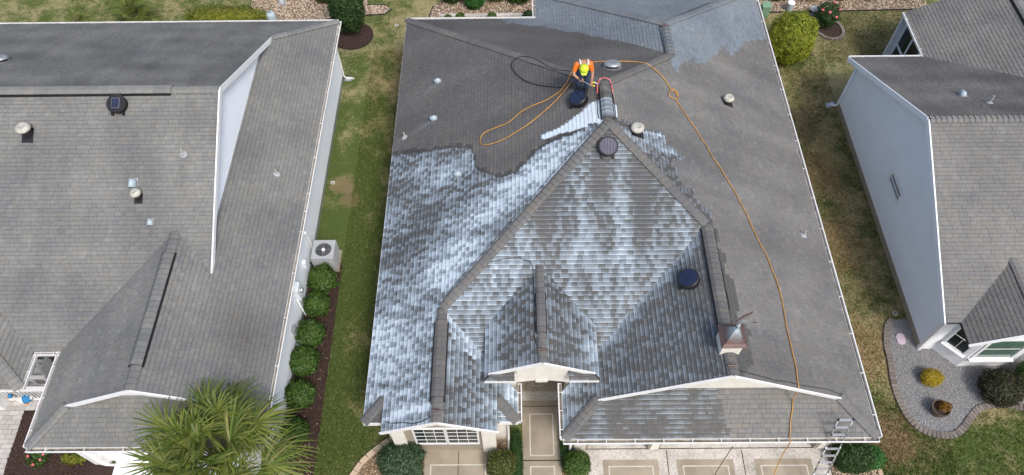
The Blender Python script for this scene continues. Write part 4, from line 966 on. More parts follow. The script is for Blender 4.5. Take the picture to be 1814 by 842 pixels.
def scatter(name, poly, n, size, mat, z, parent, flatk=.6, excl=None, seed=1, label=None):
    """loose stones or chips: small faceted lumps, one 'stuff' mesh"""
    r = np.random.RandomState(seed); xs_ = [q[0] for q in poly]; ys_ = [q[1] for q in poly]; P_ = []
    while len(P_) < n:
        x, y = r.uniform(min(xs_), max(xs_)), r.uniform(min(ys_), max(ys_))
        if inpoly(x, y, poly): P_.append((x, y))
    P_ = np.array(P_); base = np.array([(1,0,0),(0,1,0),(-1,0,0),(0,-1,0),(0,0,1),(0,0,-1)], float)
    F8 = np.array([(0,1,4),(1,2,4),(2,3,4),(3,0,4),(1,0,5),(2,1,5),(3,2,5),(0,3,5)])
    s_ = size*r.uniform(.55, 1.35, n); a = r.uniform(0, 6.28, n); asp = r.uniform(.6, 1., n)
    V = base[None]*np.stack([s_, s_*asp, s_*flatk], 1)[:, None, :]
    V += r.normal(0, .12, V.shape)*s_[:, None, None]
    ca, sa = np.cos(a)[:, None], np.sin(a)[:, None]
    X = V[..., 0]*ca-V[..., 1]*sa+P_[:, :1]; Y = V[..., 0]*sa+V[..., 1]*ca+P_[:, 1:]; Z = V[..., 2]+z+(s_*flatk*.5)[:, None]
    VV = np.stack([X, Y, Z], -1).reshape(-1, 3); FF = (F8[None]+6*np.arange(n)[:, None, None]).reshape(-1, 3)
    return stuffmesh(name, VV, FF, mat, parent)
def stuffmesh(name, V, F, mat, parent=None):
    me = bpy.data.meshes.new(name); nv, nf = len(V), len(F); k = F.shape[1]
    me.vertices.add(nv); me.vertices.foreach_set('co', np.asarray(V, 'f').ravel())
    me.loops.add(nf*k); me.loops.foreach_set('vertex_index', np.asarray(F, 'i').ravel())
    me.polygons.add(nf); me.polygons.foreach_set('loop_start', np.arange(nf, dtype='i')*k)
    me.update(calc_edges=True); me.validate()
    return tag(link(name, me, mat, parent), None, kind='stuff')
scatter('stones', rockA, 2600, .032, 'river_dark', .03, bedA, seed=1); scatter('stones', rockB, 2200, .03, 'river_dark', .03, bedB, seed=2); scatter('stones', rockC, 900, .03, 'river_dark', .03, bedC, seed=3); scatter('stones', rockD, 1900, .03, 'river', .03, bedD, seed=4)
scatter('stones', gravA, 15000, .017, 'gravel', .03, bedG, seed=5); scatter('stones', rockE, 5000, .035, 'river', .03, bedE, seed=6); scatter('stones', rockF, 8500, .034, 'river', .03, bedF, seed=7); scatter('stones', rockG, 9000, .035, 'river', .03, bedH, seed=8)
scatter('chips', [(-7.1, 5.3), (-6.02, 5.3), (-6.05, 13.3), (-7.1, 13.5)], 7000, .026, 'mulch_chip', .03, mul, .3, seed=9); scatter('chips', [(-15.0, 5.0), (-15.25, 6.3), (-15.3, 8.05), (-12.7, 8.05), (-12.7, 5)], 5000, .026, 'mulch_chip', .05, mul2, .3, seed=10)
scatter('chips', [(-7.0+.85*math.cos(k*.26), 24.95+.85*math.sin(k*.26)) for k in range(24)], 1500, .026, 'mulch_chip', .03, mul3, .3, seed=11)
# fallen leaves on the mulch
MAT['dry_leaf'] = islandmat('dry_leaf', [(.45,.34,.18), (.55,.46,.28), (.30,.20,.10)], .8)

# lawn blades
def grass():
    r = np.random.RandomState(4); regs = [((-6.05, -3.6, 5.2, 24), 42000), ((-20, 11, 23.2, 29), 30000), ((9.6, 13.0, 5.2, 23), 44000), ((11.0, 18.0, 23, 26.3), 11000), ((10.5, 17, 4.8, 8.2), 12000)]
    P_ = []
    block = [rockA, rockD, gravA, rockE, rockF, rockG]
    for (x0, x1, y0, y1), n in regs:
        q = np.stack([r.uniform(x0, x1, n), r.uniform(y0, y1, n)], 1); P_.append(q)
    P_ = np.concatenate(P_)
    def ok(x, y):
        if -3.8 < x < 9.25 and y < 23.2: return False
        if (x+7)**2+(y-24.95)**2 < .8: return False
        for b_ in block:
            if inpoly(x, y, b_): return False
        return not (x > 12.96 and 9.9 < y < 20.6)
    P_ = np.array([q for q in P_ if ok(*q)]); n = len(P_)
    V = np.zeros((n, 3, 3, 3)); 
    for k in range(3):
        a = r.uniform(0, 6.28, n); w_ = r.uniform(.006, .014, n); h = r.uniform(.02, .055, n); lx = r.normal(0, .02, n); ly = r.normal(0, .02, n); ox = P_+r.normal(0, .015, (n, 2))
        V[:, k, 0] = np.stack([ox[:, 0]-np.cos(a)*w_, ox[:, 1]-np.sin(a)*w_, np.zeros(n)-.002], 1); V[:, k, 1] = np.stack([ox[:, 0]+np.cos(a)*w_, ox[:, 1]+np.sin(a)*w_, np.zeros(n)-.002], 1)
        V[:, k, 2] = np.stack([ox[:, 0]+lx, ox[:, 1]+ly, h], 1)
    o = stuffmesh('lawn_grass', V.reshape(-1, 3), np.arange(n*9).reshape(-1, 3), 'blades'); tag(o, 'short patchy green and straw lawn grass between the houses', 'grass', kind='stuff')
grass()

# ------------------------------------------------------------------ plants
GREENS = {
 'ball': [(.022,.06,.010), (.06,.135,.022), (.11,.20,.04), (.045,.10,.015), (.15,.22,.05)],
 'dark': [(.018,.045,.012), (.04,.09,.022), (.07,.13,.035), (.03,.07,.018)],
 'lime': [(.11,.16,.014), (.24,.30,.022), (.38,.40,.04), (.15,.21,.018), (.33,.32,.03)],
 'sage': [(.035,.075,.035), (.07,.125,.06), (.10,.16,.085), (.05,.095,.045)],
 'bright': [(.03,.12,.02), (.06,.20,.04), (.09,.24,.06), (.05,.15,.03)],
 'hedge': [(.06,.10,.015), (.14,.19,.025), (.40,.36,.04), (.08,.13,.018), (.30,.30,.03)],
 'yellow': [(.36,.27,.015), (.50,.37,.02), (.26,.22,.02), (.42,.28,.02)],
 'purple': [(.035,.025,.025), (.055,.05,.03), (.03,.035,.02), (.075,.07,.03), (.05,.075,.02)],
 'olive': [(.04,.06,.015), (.10,.125,.028), (.15,.17,.045), (.07,.09,.02)],
 'palm': [(.09,.145,.024), (.165,.225,.036), (.26,.29,.06), (.12,.185,.03), (.40,.37,.13), (.08,.135,.024), (.23,.265,.055)],
 'ground': [(.02,.055,.012), (.035,.09,.02), (.05,.11,.03)],
 'firecroton': [(.25,.10,.02), (.40,.22,.03), (.10,.09,.02), (.35,.12,.03)]}
for k, v in GREENS.items(): MAT['leaf_'+k] = leafmat('leaf_'+k, v, .38 if k == 'palm' else .25)
def crown_mesh(c, R3, n, leaf, mat, parent, seed, pw=2.2, lump=.12, name='crown', up=.35, thin=.5):
    """leaf-sized folded faces through the outer shell of a lumpy superellipsoid"""
    r = np.random.RandomState(seed); d = r.normal(size=(n, 3)); d /= np.linalg.norm(d, axis=1)[:, None]
    rad = 1/np.power((np.abs(d)**pw).sum(1), 1/pw)
    lm = np.array([noise.noise(Vector(q*2.6)+Vector((seed, 0, 0)))+.6*noise.noise(Vector(q*6.1)+Vector((0, seed, 0))) for q in d])
    depth = 1-np.abs(r.normal(0, .17, n)); stray = r.rand(n) < .04; depth[stray] += r.uniform(0, .09, stray.sum())
    P_ = d*(rad*(1+lump*lm)*depth)[:, None]*np.array(R3)+np.array(c); P_[:, 2] = np.maximum(P_[:, 2], .03)
    nr = d/np.array(R3); nr /= np.linalg.norm(nr, axis=1)[:, None]; nr = nr+r.normal(0, .55, (n, 3)); nr[:, 2] += up; nr /= np.linalg.norm(nr, axis=1)[:, None]
    t = np.cross(nr, r.normal(size=(n, 3))); t /= np.linalg.norm(t, axis=1)[:, None]; b_ = np.cross(nr, t)
    L_ = leaf*r.uniform(.65, 1.35, n)[:, None]; W_ = L_*thin
    fold = nr*L_*.18
    V = np.stack([P_-t*L_, P_+b_*W_*.5+fold, P_+t*L_, P_-b_*W_*.5+fold], 1).reshape(-1, 3)
    F_ = np.arange(4*n).reshape(-1, 4)
    me = bpy.data.meshes.new(name); me.vertices.add(4*n); me.vertices.foreach_set('co', V.astype('f').ravel()); me.loops.add(4*n); me.loops.foreach_set('vertex_index', F_.astype('i').ravel())
    me.polygons.add(n); me.polygons.foreach_set('loop_start', np.arange(n, dtype='i')*4); me.update(calc_edges=True)
    return link(name, me, mat, parent)
def shrub(name, label, cat, loc, R3, zc, n, leaf, kind, seed, group=None, pw=2.2, lump=.12, core=.80, thin=.5, stems=5):
    x, y = loc; t = thing(name, label, cat, (x, y, 0), group); mt = 'leaf_'+kind
    crown_mesh((x, y, zc), R3, n, leaf, mt, t, seed, pw, lump, thin=thin)
    st = MB(); r = random.Random(seed)
    for k in range(stems):
        a = 6.28*k/stems+r.random(); st.tube([(x+.03*math.cos(a), y+.03*math.sin(a), 0), (x+R3[0]*.25*math.cos(a), y+R3[1]*.25*math.sin(a), zc*.6), (x+R3[0]*.62*math.cos(a), y+R3[1]*.62*math.sin(a), zc+R3[2]*.35)], [.025, .018, .008], 6)
    st.obj('stem', 'bark', t)
    if core:
        bm = bmesh.new(); bmesh.ops.create_icosphere(bm, subdivisions=2, radius=1); me = bpy.data.meshes.new('crown_core')  # solid leaf-coloured core added to block light through the crown
        for v in bm.verts:
            d = v.co.normalized(); q = core/((abs(d.x)**pw+abs(d.y)**pw+abs(d.z)**pw)**(1/pw)); q *= 1+lump*.8*noise.noise(d*2.6+Vector((seed, 0, 0)))
            v.co = Vector((d.x*R3[0]*q+x, d.y*R3[1]*q+y, max(.02, d.z*R3[2]*q+zc)))
        bm.to_mesh(me); bm.free(); link('crown_core', me, mt, t)
    return t
ord_ = ['first', 'second', 'third', 'fourth', 'fifth', 'sixth']
for i, (x, y) in enumerate([(-6.58, 12.5), (-6.57, 11.55), (-6.72, 10.45), (-6.72, 9.5), (-6.76, 8.4), (-6.68, 7.25)]):
    k_ = (1.05, .92, 1.0, 1.08, .98, .88)[i]
    shrub('ball_shrub', 'rounded green shrub in the mulch strip, %s one below the air conditioner' % ord_[i], 'shrub', (x+(.03, -.05, .04, -.02, .05, 0)[i], y), (.45*k_, .43*k_, .40*k_), .40*k_, 3000, .062, 'ball', 20+i, 'rounded shrubs along the left house', lump=.26, core=.66)
shrub('clipped_tree', 'tall dark green clipped tree in a mulch ring behind the left house', 'tree', (-7.05, 25.15), (.72, .72, 1.25), 1.55, 11000, .065, 'dark', 31, pw=2.8, lump=.10, stems=3, core=.74)
shrub('cypress_bush', 'large round yellow-green bush at the back corner of the washed house', 'bush', (11.45, 23.35), (.92, .95, 1.1), 1.08, 13000, .08, 'lime', 32, lump=.16, thin=.35, core=.72)
shrub('hedge', 'clipped yellow-green hedge behind the left house', 'hedge', (-12.4, 25.5), (1.78, .42, .52), .52, 9000, .05, 'hedge', 33, pw=7, lump=.05)
shrub('sage_bush', 'broad blue-green bush in the rock bed beside the bay window', 'bush', (-3.36, 6.32), (.66, .58, .55), .5, 5500, .058, 'sage', 34, lump=.24, core=.7)
shrub('box_shrub', 'square olive shrub between the window pad and walkway', 'shrub', (-.46, 6.2), (.42, .36, .42), .42, 3600, .045, 'olive', 35, pw=4, lump=.13, core=.72)
shrub('border_plant', 'narrow dark green border along the left of the walkway', 'border plants', (-.02, 6.25), (.19, 1.0, .22), .2, 4200, .055, 'ground', 36, pw=3.5, lump=.16, thin=.25)
shrub('border_plant', 'narrow dark green border along the right of the walkway', 'border plants', (1.44, 6.9), (.15, .8, .2), .18, 2600, .055, 'ground', 37, pw=3.5, lump=.16, thin=.25)
shrub('round_shrub', 'round bright green shrub at the garage corner by the walkway', 'shrub', (1.75, 6.2), (.38, .36, .38), .4, 3400, .046, 'ball', 38, pw=2.8, lump=.12, core=.72)
shrub('round_shrub', 'larger dark rounded shrub behind the ladder foot', 'shrub', (9.8, 6.35), (.56, .48, .5), .48, 5000, .052, 'dark', 39, pw=2.6, lump=.14, core=.72)
shrub('leafy_shrub', 'small bright leafy shrub right of the ladder', 'shrub', (10.45, 6.35), (.30, .34, .3), .32, 1500, .06, 'bright', 40, lump=.22)
shrub('golden_shrub', 'small golden yellow shrub in the grey gravel', 'shrub', (12.98, 8.85), (.34, .28, .27), .27, 2600, .045, 'yellow', 41, lump=.14, thin=.3)
shrub('dark_shrub', 'dusky purple-brown shrub in front of the right bay window', 'shrub', (14.9, 8.42), (.64, .58, .5), .48, 6000, .05, 'purple', 42, lump=.2)
shrub('leafy_shrub', 'green shrub at the right picture edge beside the dark shrub', 'shrub', (15.95, 8.75), (.46, .5, .5), .48, 3000, .06, 'ball', 43, lump=.2)
for i, (x, y, rx, z, k, lab) in enumerate([(-2.75, 27.25, .55, .5, 'dark', 'dark green shrub left of the bright one behind the washed house'), (-1.72, 26.75, .46, .55, 'bright', 'bright green leafy shrub behind the washed house'), (-.8, 27.3, .5, .5, 'olive', 'olive shrub right of the bright one behind the washed house'), (.25, 27.2, .6, .55, 'ball', 'mid green shrub by the rear wall corner of the washed house'), (-2.05, 27.6, .5, .5, 'dark', 'dark shrub cut by the top edge above the bright shrub')]):
    shrub('bed_shrub', lab, 'shrub', (x, y), (rx, rx*.9, z), z, 3200, .055, k, 50+i, 'shrubs in the rear bed', lump=.2)
for i, (x, r_, lab) in enumerate([(-2.9, .15, 'tiny sprout left end of the concrete strip'), (-2.35, .2, 'small green tuft on the concrete strip, left of the bright shrub'), (-.95, .2, 'small green tuft on the concrete strip, right of the bright shrub'), (.65, .26, 'small dark shrub tucked in the rear wall corner')]):
    shrub('low_plant', lab, 'plant', (x, 25.95), (r_, r_, r_*.8), r_*.8, 500, .05, 'ball' if i < 3 else 'dark', 60+i, 'small plants along the rear strip', lump=.2, stems=3)
for i, (x, k, lab) in enumerate([(11.9, 'dark', 'dark shrub above the white bucket at the rear right'), (13.2, 'olive', 'olive shrub just right of the white bucket at the rear'), (14.6, 'ball', 'green shrub above the middle of the rear right rock bed'), (16.1, 'dark', 'dark shrub nearer the right roof in the rear rock bed'), (17.4, 'dark', 'dark shrub touching the right house roof edge at the rear'), (10.4, 'olive', 'olive shrub behind the back wing of the washed house')]):
    shrub('rear_shrub', lab, 'shrub', (x, 27.25), (.62, .5, .55), .5, 3400, .055, k, 70+i, 'shrubs in the rear beds of tan stones', lump=.2)
shrub('rear_shrub', 'olive shrub in the tan stones left of the clipped tree', 'shrub', (-8.55, 27.3), (.45, .45, .5), .5, 2600, .05, 'olive', 78, 'shrubs in the rear beds of tan stones', lump=.2)
shrub('rear_shrub', 'brownish shrub cut by the top edge over the tan stones', 'shrub', (-9.35, 27.9), (.5, .4, .4), .4, 2200, .05, 'purple', 79, 'shrubs in the rear beds of tan stones', lump=.2)
# rose bush in a brick ring
rb = struct(MB().slab([(13.75+.52*math.cos(k*.4), 25.05+.52*math.sin(k*.4)) for k in range(16)], -.05, .03).obj('rose_bed', 'mulch'))
edging([(13.2, 24.85), (13.5, 24.5), (13.95, 24.45), (14.28, 24.75), (14.3, 25.2), (14.1, 25.6)], rb, 'edger', .16, .13, .09)
rs = shrub('rose_bush', 'rose bush with pink blooms beside the round yellow-green bush', 'bush', (13.55, 25.35), (.5, .5, .55), .6, 3200, .05, 'dark', 80, lump=.25, core=.6)
MAT['rose'] = M('rose_petal', (.75,.10,.14), (.6,.2,.25), rough=.6)
for i in range(6):
    a = i*1.05; c = Vector((13.55+.36*math.cos(a), 25.3+.36*math.sin(a)-.1, .95+.15*math.sin(i*2.1)))
    MB().lathe([(.01, -.03), (.05, -.01), (.065, .02), (.05, .045), (.02, .05)], 10, Matrix.Translation(c)).obj('rose_bloom', 'rose', rs, smooth=True)
fl = shrub('flowering_plant', 'low plant with pink flowers in the mulch at the left corner', 'flowers', (-14.3, 6.7), (.34, .42, .2), .2, 900, .05, 'ball', 81, lump=.3, core=.5)
for i in range(7):
    a = i*2.4; MB().lathe([(.01, -.02), (.045, .0), (.03, .03)], 8, Matrix.Translation((-14.25+.22*math.cos(a), 6.6+.3*math.sin(a), .38))).obj('flower', 'rose', fl, smooth=True)
shrub('variegated_plant', 'low yellow-green plant under the eave corner of the left house', 'plant', (-13.2, 6.55), (.36, .2, .18), .18, 1000, .05, 'hedge', 82, lump=.2, core=.5)
shrub('low_plant', 'small green plant between pink flowers and yellow plant', 'plant', (-13.85, 6.85), (.16, .14, .12), .12, 300, .05, 'ball', 83, lump=.2, stems=3, core=.5)
# flower pots
def pot(x, y, R, label, kind, seed, mat, ph=.34):
    t = thing('plant_pot', label, 'plant pot', (x, y, 0))
    MB().lathe([(R*.7, .03), (R*.92, ph*.6), (R, ph), (R*1.06, ph+.01), (R*1.06, ph+.04), (R*.92, ph+.04), (R*.9, ph-.04)], 22, Matrix.Translation((x, y, 0))).obj('pot', mat, t)
    MB().lathe([(R*.88, ph-.06), (R*.88, ph-.03)], 18, Matrix.Translation((x, y, 0))).obj('potting_soil', 'mulch', t)
    crown_mesh((x+R*.3, y+.02, ph+.1), (R*.75, R*.55, .16), 260, .06, 'leaf_'+kind, t, seed, name='foliage', thin=.4)
MAT['pot_brown'] = M('glazed_brown_pot', (.07,.05,.035), (.12,.085,.06), rough=.4)
pot(12.9, 7.82, .26, 'dark brown pot with orange-leaved plant in the grey gravel', 'firecroton', 90, 'pot_brown'); pot(-13.15, 8.45, .13, 'small terracotta pot with plant beside the porch', 'ball', 91, 'pot_brown', .2)

def palm(label, loc, H_, nf, L_, seed, trunk_r, droop=.55, name='palm_tree', kind='palm', petiole=.65, tilt0=-.35):
    x, y = loc; t = thing(name, label, 'palm', (x, y, 0)); r = random.Random(seed)
    prof = []; k = 0; z = 0.
    while z < H_: prof += [(trunk_r*(1.12 if k % 2 else .92), z)]; z += .09; k += 1
    prof += [(trunk_r*.8, H_)]
    MB().lathe(prof, 14, Matrix.Translation((x, y, 0))).obj('trunk', 'bark', t)
    for i in range(nf):
        az = i*2.39996+r.uniform(-.2, .2); f_ = i/nf; el = 1.42-1.75*f_**.85+r.uniform(-.22, .22)
        h = Vector((math.cos(az), math.sin(az), 0)); a = (h*math.cos(el)+Vector((0, 0, math.sin(el)))).normalized()
        base = Vector((x, y, H_))+h*trunk_r*.5; pl_ = petiole*r.uniform(.55, 1.3); B = base+a*pl_-Vector((0, 0, .06*pl_))
        s_ = a.cross(Vector((0, 0, 1))).normalized(); nn = s_.cross(a)
        m_ = MB(); m_.tube([base, base+a*pl_*.5, B], [.022, .018, .012], 5)
        LL = L_*r.uniform(.82, 1.15); nl = 30; dr = droop*r.uniform(.6, 1.5)
        for q in range(nl):
            ph = -2.0+4.0*q/(nl-1)+r.uniform(-.04, .04)
            cup = .25*math.cos(ph)
            d = (a*math.cos(ph)+s_*math.sin(ph)+nn*(.28*abs(math.sin(ph))+r.uniform(-.12, .12))).normalized()
            l_ = LL*(.62+.38*math.cos(ph*.75))*r.uniform(.9, 1.08); b0 = B+a*max(0, math.cos(ph))*.16*LL; wv_ = Vector((0,0,1)).cross(d)
            wv_ = wv_.normalized() if wv_.length > .05 else s_; w0 = .022*LL
            pts = []
            for (tt, ww) in ((0, .35), (.3, 1.), (.62, .85), (.85, .45), (1.0, .05)):
                c = b0+d*l_*tt-Vector((0, 0, 1))*dr*l_*tt*tt*.75
                pts += [c-wv_*w0*ww, c+wv_*w0*ww+Vector((0, 0, .006))]
            m_.add(pts, [(2*j, 2*j+1, 2*j+3, 2*j+2) for j in range(4)])
        m_.obj('frond', 'leaf_'+kind, t)
    return t
palm('large fan palm in front of the left house, fronds overlapping its roof', (-7.72, 5.55), 3.35, 46, 1.12, 5, .17, .62, petiole=.95)
palm('bushy fan palm behind the left house, mid lawn', (-16.6, 25.9), .55, 22, .62, 6, .12, .5, petiole=.45)
palm('smaller low palm behind the left house, nearer the left edge', (-19.0, 25.6), .25, 12, .42, 7, .08, .6, petiole=.3)
# fallen leaves
lf = MB(); r_ = random.Random(9)
for i in range(70):
    x, y = r_.uniform(-6.6, -6.05), r_.uniform(5.6, 13.2); a = r_.random()*6.28; s_ = r_.uniform(.015, .03)
    lf.add([(x+s_*math.cos(a), y+s_*math.sin(a), .062), (x-.5*s_*math.sin(a), y+.5*s_*math.cos(a), .07), (x-s_*math.cos(a), y-s_*math.sin(a), .062), (x+.5*s_*math.sin(a), y-.5*s_*math.cos(a), .07)], [(0,1,2,3)])
tag(lf.obj('fallen_leaves', 'dry_leaf', mul), None, kind='stuff')

# ------------------------------------------------------------------ air conditioner and utilities on the left house wall
ac = thing('air_conditioner', 'grey air conditioner unit beside the left house wall', 'air conditioner', (-6.58, 13.45, 0))
ax, ay, aw, ah = -6.56, 13.42, .38, .82
MAT['ac_grey'] = M('ac_painted_steel', (.42,.44,.46), (.36,.38,.40), rough=.45, bs=.02)
MAT['ac_dark'] = M('ac_dark_grille', (.05,.055,.06), rough=.6)  # dark colour of the coil behind the louvres
MB().box(ax-aw-.06, ax+aw+.06, ay-aw-.06, ay+aw+.06, 0, .06).obj('pad', 'concrete_tan', ac)
MB().box(ax-aw+.02, ax+aw-.02, ay-aw+.02, ay+aw-.02, .06, ah-.05).obj('coil', 'ac_dark', ac)
for k in range(18):
    z = .09+k*.038
    g = MB(); g.box(ax-aw, ax+aw, ay-aw-.004, ay-aw+.012, z, z+.022); g.box(ax+aw-.012, ax+aw+.004, ay-aw+.012, ay+aw, z, z+.022); g.box(ax-aw-.004, ax-aw+.012, ay-aw+.012, ay+aw, z, z+.022)
    g.obj('louvre', 'ac_grey', ac)
top = MB(); n = 32; R_ = .275
for k in range(n):                                     # top plate with a round fan opening
    a = 2*math.pi*k/n; cx_, cy_ = math.cos(a), math.sin(a); s_ = aw/max(abs(cx_), abs(cy_))
    top.v += [(ax+cx_*R_, ay+cy_*R_, ah), (ax+cx_*s_, ay+cy_*s_, ah), (ax+cx_*s_, ay+cy_*s_, ah-.06), (ax+cx_*R_, ay+cy_*R_, ah-.05)]
for k in range(n):
    a, b = 4*k, 4*((k+1) % n); top.f += [(a, a+1, b+1, b), (a+1, a+2, b+2, b+1), (a+3, a, b, b+3)]
tp = top.obj('top_plate', 'ac_grey', ac)
for rr in (.09, .14, .19, .24):
    MB().tube([(ax+rr*math.cos(k*.3142), ay+rr*math.sin(k*.3142), ah-.002) for k in range(20)], .0035, 5, closed=True).obj('guard_ring', 'alu', tp)
MB().tube([(ax-.27, ay, ah), (ax+.27, ay, ah)], .005, 5).tube([(ax, ay-.27, ah+.001), (ax, ay+.27, ah+.001)], .005, 5).obj('guard_bar', 'alu', tp)
fan = MB()
for k in range(5):
    a = k*1.2566; d = Vector((math.cos(a), math.sin(a), 0)); s_ = Vector((-d.y, d.x, 0)); c = Vector((ax, ay, ah-.08))
    fan.add([c+d*.05-s_*.03, c+d*.25-s_*.07, c+d*.25+s_*.07+Vector((0,0,.03)), c+d*.05+s_*.03+Vector((0,0,.02))], [(0,1,2,3)])
fan.obj('fan_blade', 'galv', ac); MB().lathe([(.06, ah-.1), (.06, ah+.006), (.045, ah+.012)], 16, Matrix.Translation((ax, ay, 0))).obj('fan_hub', 'white', ac)
MB().tube([(-7.1, 13.15, .45), (-6.98, 13.12, .3), (-6.95, 13.15, .25), (-6.9, 13.2, .25)], .02, 6).obj('line_set', 'black', ac)
WXL = -7.1
def wallbox(name, label, cat, y, z, w, h, d, mat, extra=None):
    t = thing(name, label, cat, (WXL, y, z)); MB().box(WXL+.001, WXL+d, y-w/2, y+w/2, z, z+h).obj('case', mat, t, bevel=.008)
    if extra == 'dial':
        MB().lathe([(.09, 0), (.09, .06), (.07, .1), (.03, .11)], 16, Matrix.Translation((WXL+d, y, z+h*.62)) @ Matrix.Rotation(math.pi/2, 4, 'Y')).obj('meter_dial', 'alu', t)
    if extra == 'door': MB().box(WXL+d, WXL+d+.01, y-w/2+.03, y+w/2-.03, z+.04, z+h-.04).obj('cover', mat, t)
    return t
wallbox('disconnect_box', 'small white electrical box on the left wall just below the air conditioner', 'electrical box', 12.7, .9, .18, .3, .12, 'siding', 'door')
wallbox('electric_meter', 'pale meter cabinet on the left wall beside the second shrub', 'electric meter', 11.55, 1.0, .38, .55, .16, 'siding', 'dial')
wallbox('junction_box', 'narrow grey utility box on the left wall by the third shrub', 'utility box', 10.35, .7, .22, .34, .10, 'galv', 'door')
MB_ = MB().tube([(WXL+.06, 11.3, 1.2), (WXL+.08, 11.3, .15), (WXL+.08, 11.3, 0)], .03, 8)
tag(MB_.obj('conduit_pipe', 'white', smooth=True), 'white conduit pipe running down below the meter cabinet', 'pipe')
rl = thing('hose_reel', 'grey hose reel low on the left wall by the third shrub', 'hose reel', (WXL+.15, 10.05, .3))
MB().lathe([(.14, -.09), (.14, -.07), (.05, -.07), (.05, .07), (.14, .07), (.14, .09)], 18, Matrix.Translation((WXL+.17, 10.05, .45)) @ Matrix.Rotation(math.pi/2, 4, 'X')).obj('drum', 'galv', rl); MB().bar((WXL, 10.05, .45), (WXL+.17, 10.05, .45), .04, .04).obj('bracket', 'galv', rl)
fl_ = thing('floodlight', 'small white floodlight under the left eave above the first shrub', 'light', (WXL, 13.0, 2.3))
MB().lathe([(.03, 0), (.055, .1), (.055, .12)], 12, Matrix.Translation((WXL+.30, 13.0, 2.52)) @ Matrix.Rotation(2.0, 4, 'Y')).obj('lamp_head', 'white', fl_); MB().bar((WXL, 13.0, 2.5), (WXL+.32, 13.0, 2.52), .03, .03).obj('arm', 'white', fl_)
tag(MB().box(-7.05, -6.75, 22.2, 22.42, .0, .06).obj('splash_block', 'lead', bevel=.01), 'grey splash block at the rear corner of the left house', 'splash block')
tag(MB().add([(12.55, 20.45, .0), (12.95, 20.5, .0), (12.9, 20.8, 0), (12.5, 20.68, 0), (12.57, 20.47, .05), (12.93, 20.52, .08), (12.88, 20.76, .08), (12.52, 20.66, .05)], [(3,2,1,0), (4,5,6,7), (0,1,5,4), (1,2,6,5), (2,3,7,6), (3,0,4,7)]).obj('splash_block', 'galv'), 'grey splash block at the rear corner of the right house', 'splash block')
MAT['lavender'] = M('lavender_stone', (.52,.42,.48), (.46,.38,.43), rough=.85)
st_ = MB(); stp = [(-.16,-.13), (-.05,-.17), (.10,-.15), (.16,-.05), (.15,.10), (.06,.16), (-.08,.15), (-.16,.06)]
tag(st_.slab([(12.52+x*.9, 10.28+y*1.25) for x, y in stp], .03, .075).obj('stepping_stone', 'lavender', bevel=.01), 'flat lavender stepping stone in the grey gravel', 'stepping stone')
for x, y, l in ((12.62, 11.22, 'ring shaped sprinkler collar on the lawn by the right gable wall'), (-7.1, 16.9, 'ring shaped sprinkler collar near the bare patch by the left wall'), (-5.4, 25.6, 'small sprinkler collar on the lawn right of the mulch ring')):
    t = thing('sprinkler', l, 'sprinkler', (x+(.25 if x < 0 else 0), y, 0), 'lawn sprinklers'); xx = x+(.25 if x < 0 else 0)
    MB().lathe([(.085, .0), (.09, .025), (.07, .03), (.05, .02), (.05, .005)], 16, Matrix.Translation((xx, y, 0))).obj('collar', 'vent_white', t); MB().lathe([(.02, 0), (.02, .03), (.012, .035)], 10, Matrix.Translation((xx, y, 0))).obj('head', 'black', t)
# bucket, utility box, tank, dead palm stump
bk = thing('bucket', 'white bucket standing in the rear right stones', 'bucket', (12.25, 26.3, 0)); MB().lathe([(.13, .03), (.16, .42), (.17, .42), (.17, .45), (.15, .45), (.13, .10)], 20, Matrix.Translation((12.25, 26.3, 0))).obj('pail', 'vent_blue', bk)
MB().lathe([(.165, .452), (.165, .475), (.15, .48)], 20, Matrix.Translation((12.25, 26.3, 0))).obj('lid', 'white', bk)
MAT['green_box'] = M('green_utility_paint', (.20,.34,.22), (.16,.28,.18), rough=.5)
gb = thing('utility_box', 'pale green utility pedestal behind the round yellow-green bush', 'utility box', (11.05, 26.0, 0)); MB().box(10.88, 11.25, 25.85, 26.2, 0, .55).obj('case', 'green_box', gb, bevel=.04); MB().box(10.86, 11.27, 25.83, 26.22, .55, .62).obj('lid', 'green_box', gb, bevel=.02)
gt = thing('rain_barrel', 'pale rounded tank at the right end of the yellow-green hedge', 'tank', (-10.55, 25.7, 0)); MB().lathe([(.2, .03), (.22, .2), (.22, .65), (.15, .78), (.06, .8)], 18, Matrix.Translation((-10.55, 25.6, 0))).obj('barrel', 'vent_blue', gt, smooth=True); MB().lathe([(.07, .8), (.07, .83)], 14, Matrix.Translation((-10.55, 25.6, 0))).obj('lid', 'galv', gt)
stp_ = thing('stump', 'weathered grey tree stump in the rear tan stones', 'stump', (-10.5, 27.2, 0)); MB().tube([(-10.45, 27.1, .02), (-10.52, 27.25, .3), (-10.6, 27.45, .75)], [.17, .13, .10], 10).obj('trunk', 'lead', stp_)
for a in (.3, 2.2, 4.1, 5.3): MB().tube([(-10.45, 27.1, .06), (-10.45+.3*math.cos(a), 27.1+.3*math.sin(a), .02)], [.07, .02], 6).obj('root', 'lead', stp_)
vv = thing('birdbath', 'grey shallow dish on the stones behind the rose bush', 'birdbath', (13.3, 26.05, 0)); MB().lathe([(.12, .02), (.05, .06), (.05, .28), (.2, .33), (.22, .36), (.19, .36), (.05, .33)], 18, Matrix.Translation((13.25, 26.0, 0))).obj('bowl', 'lead', vv)

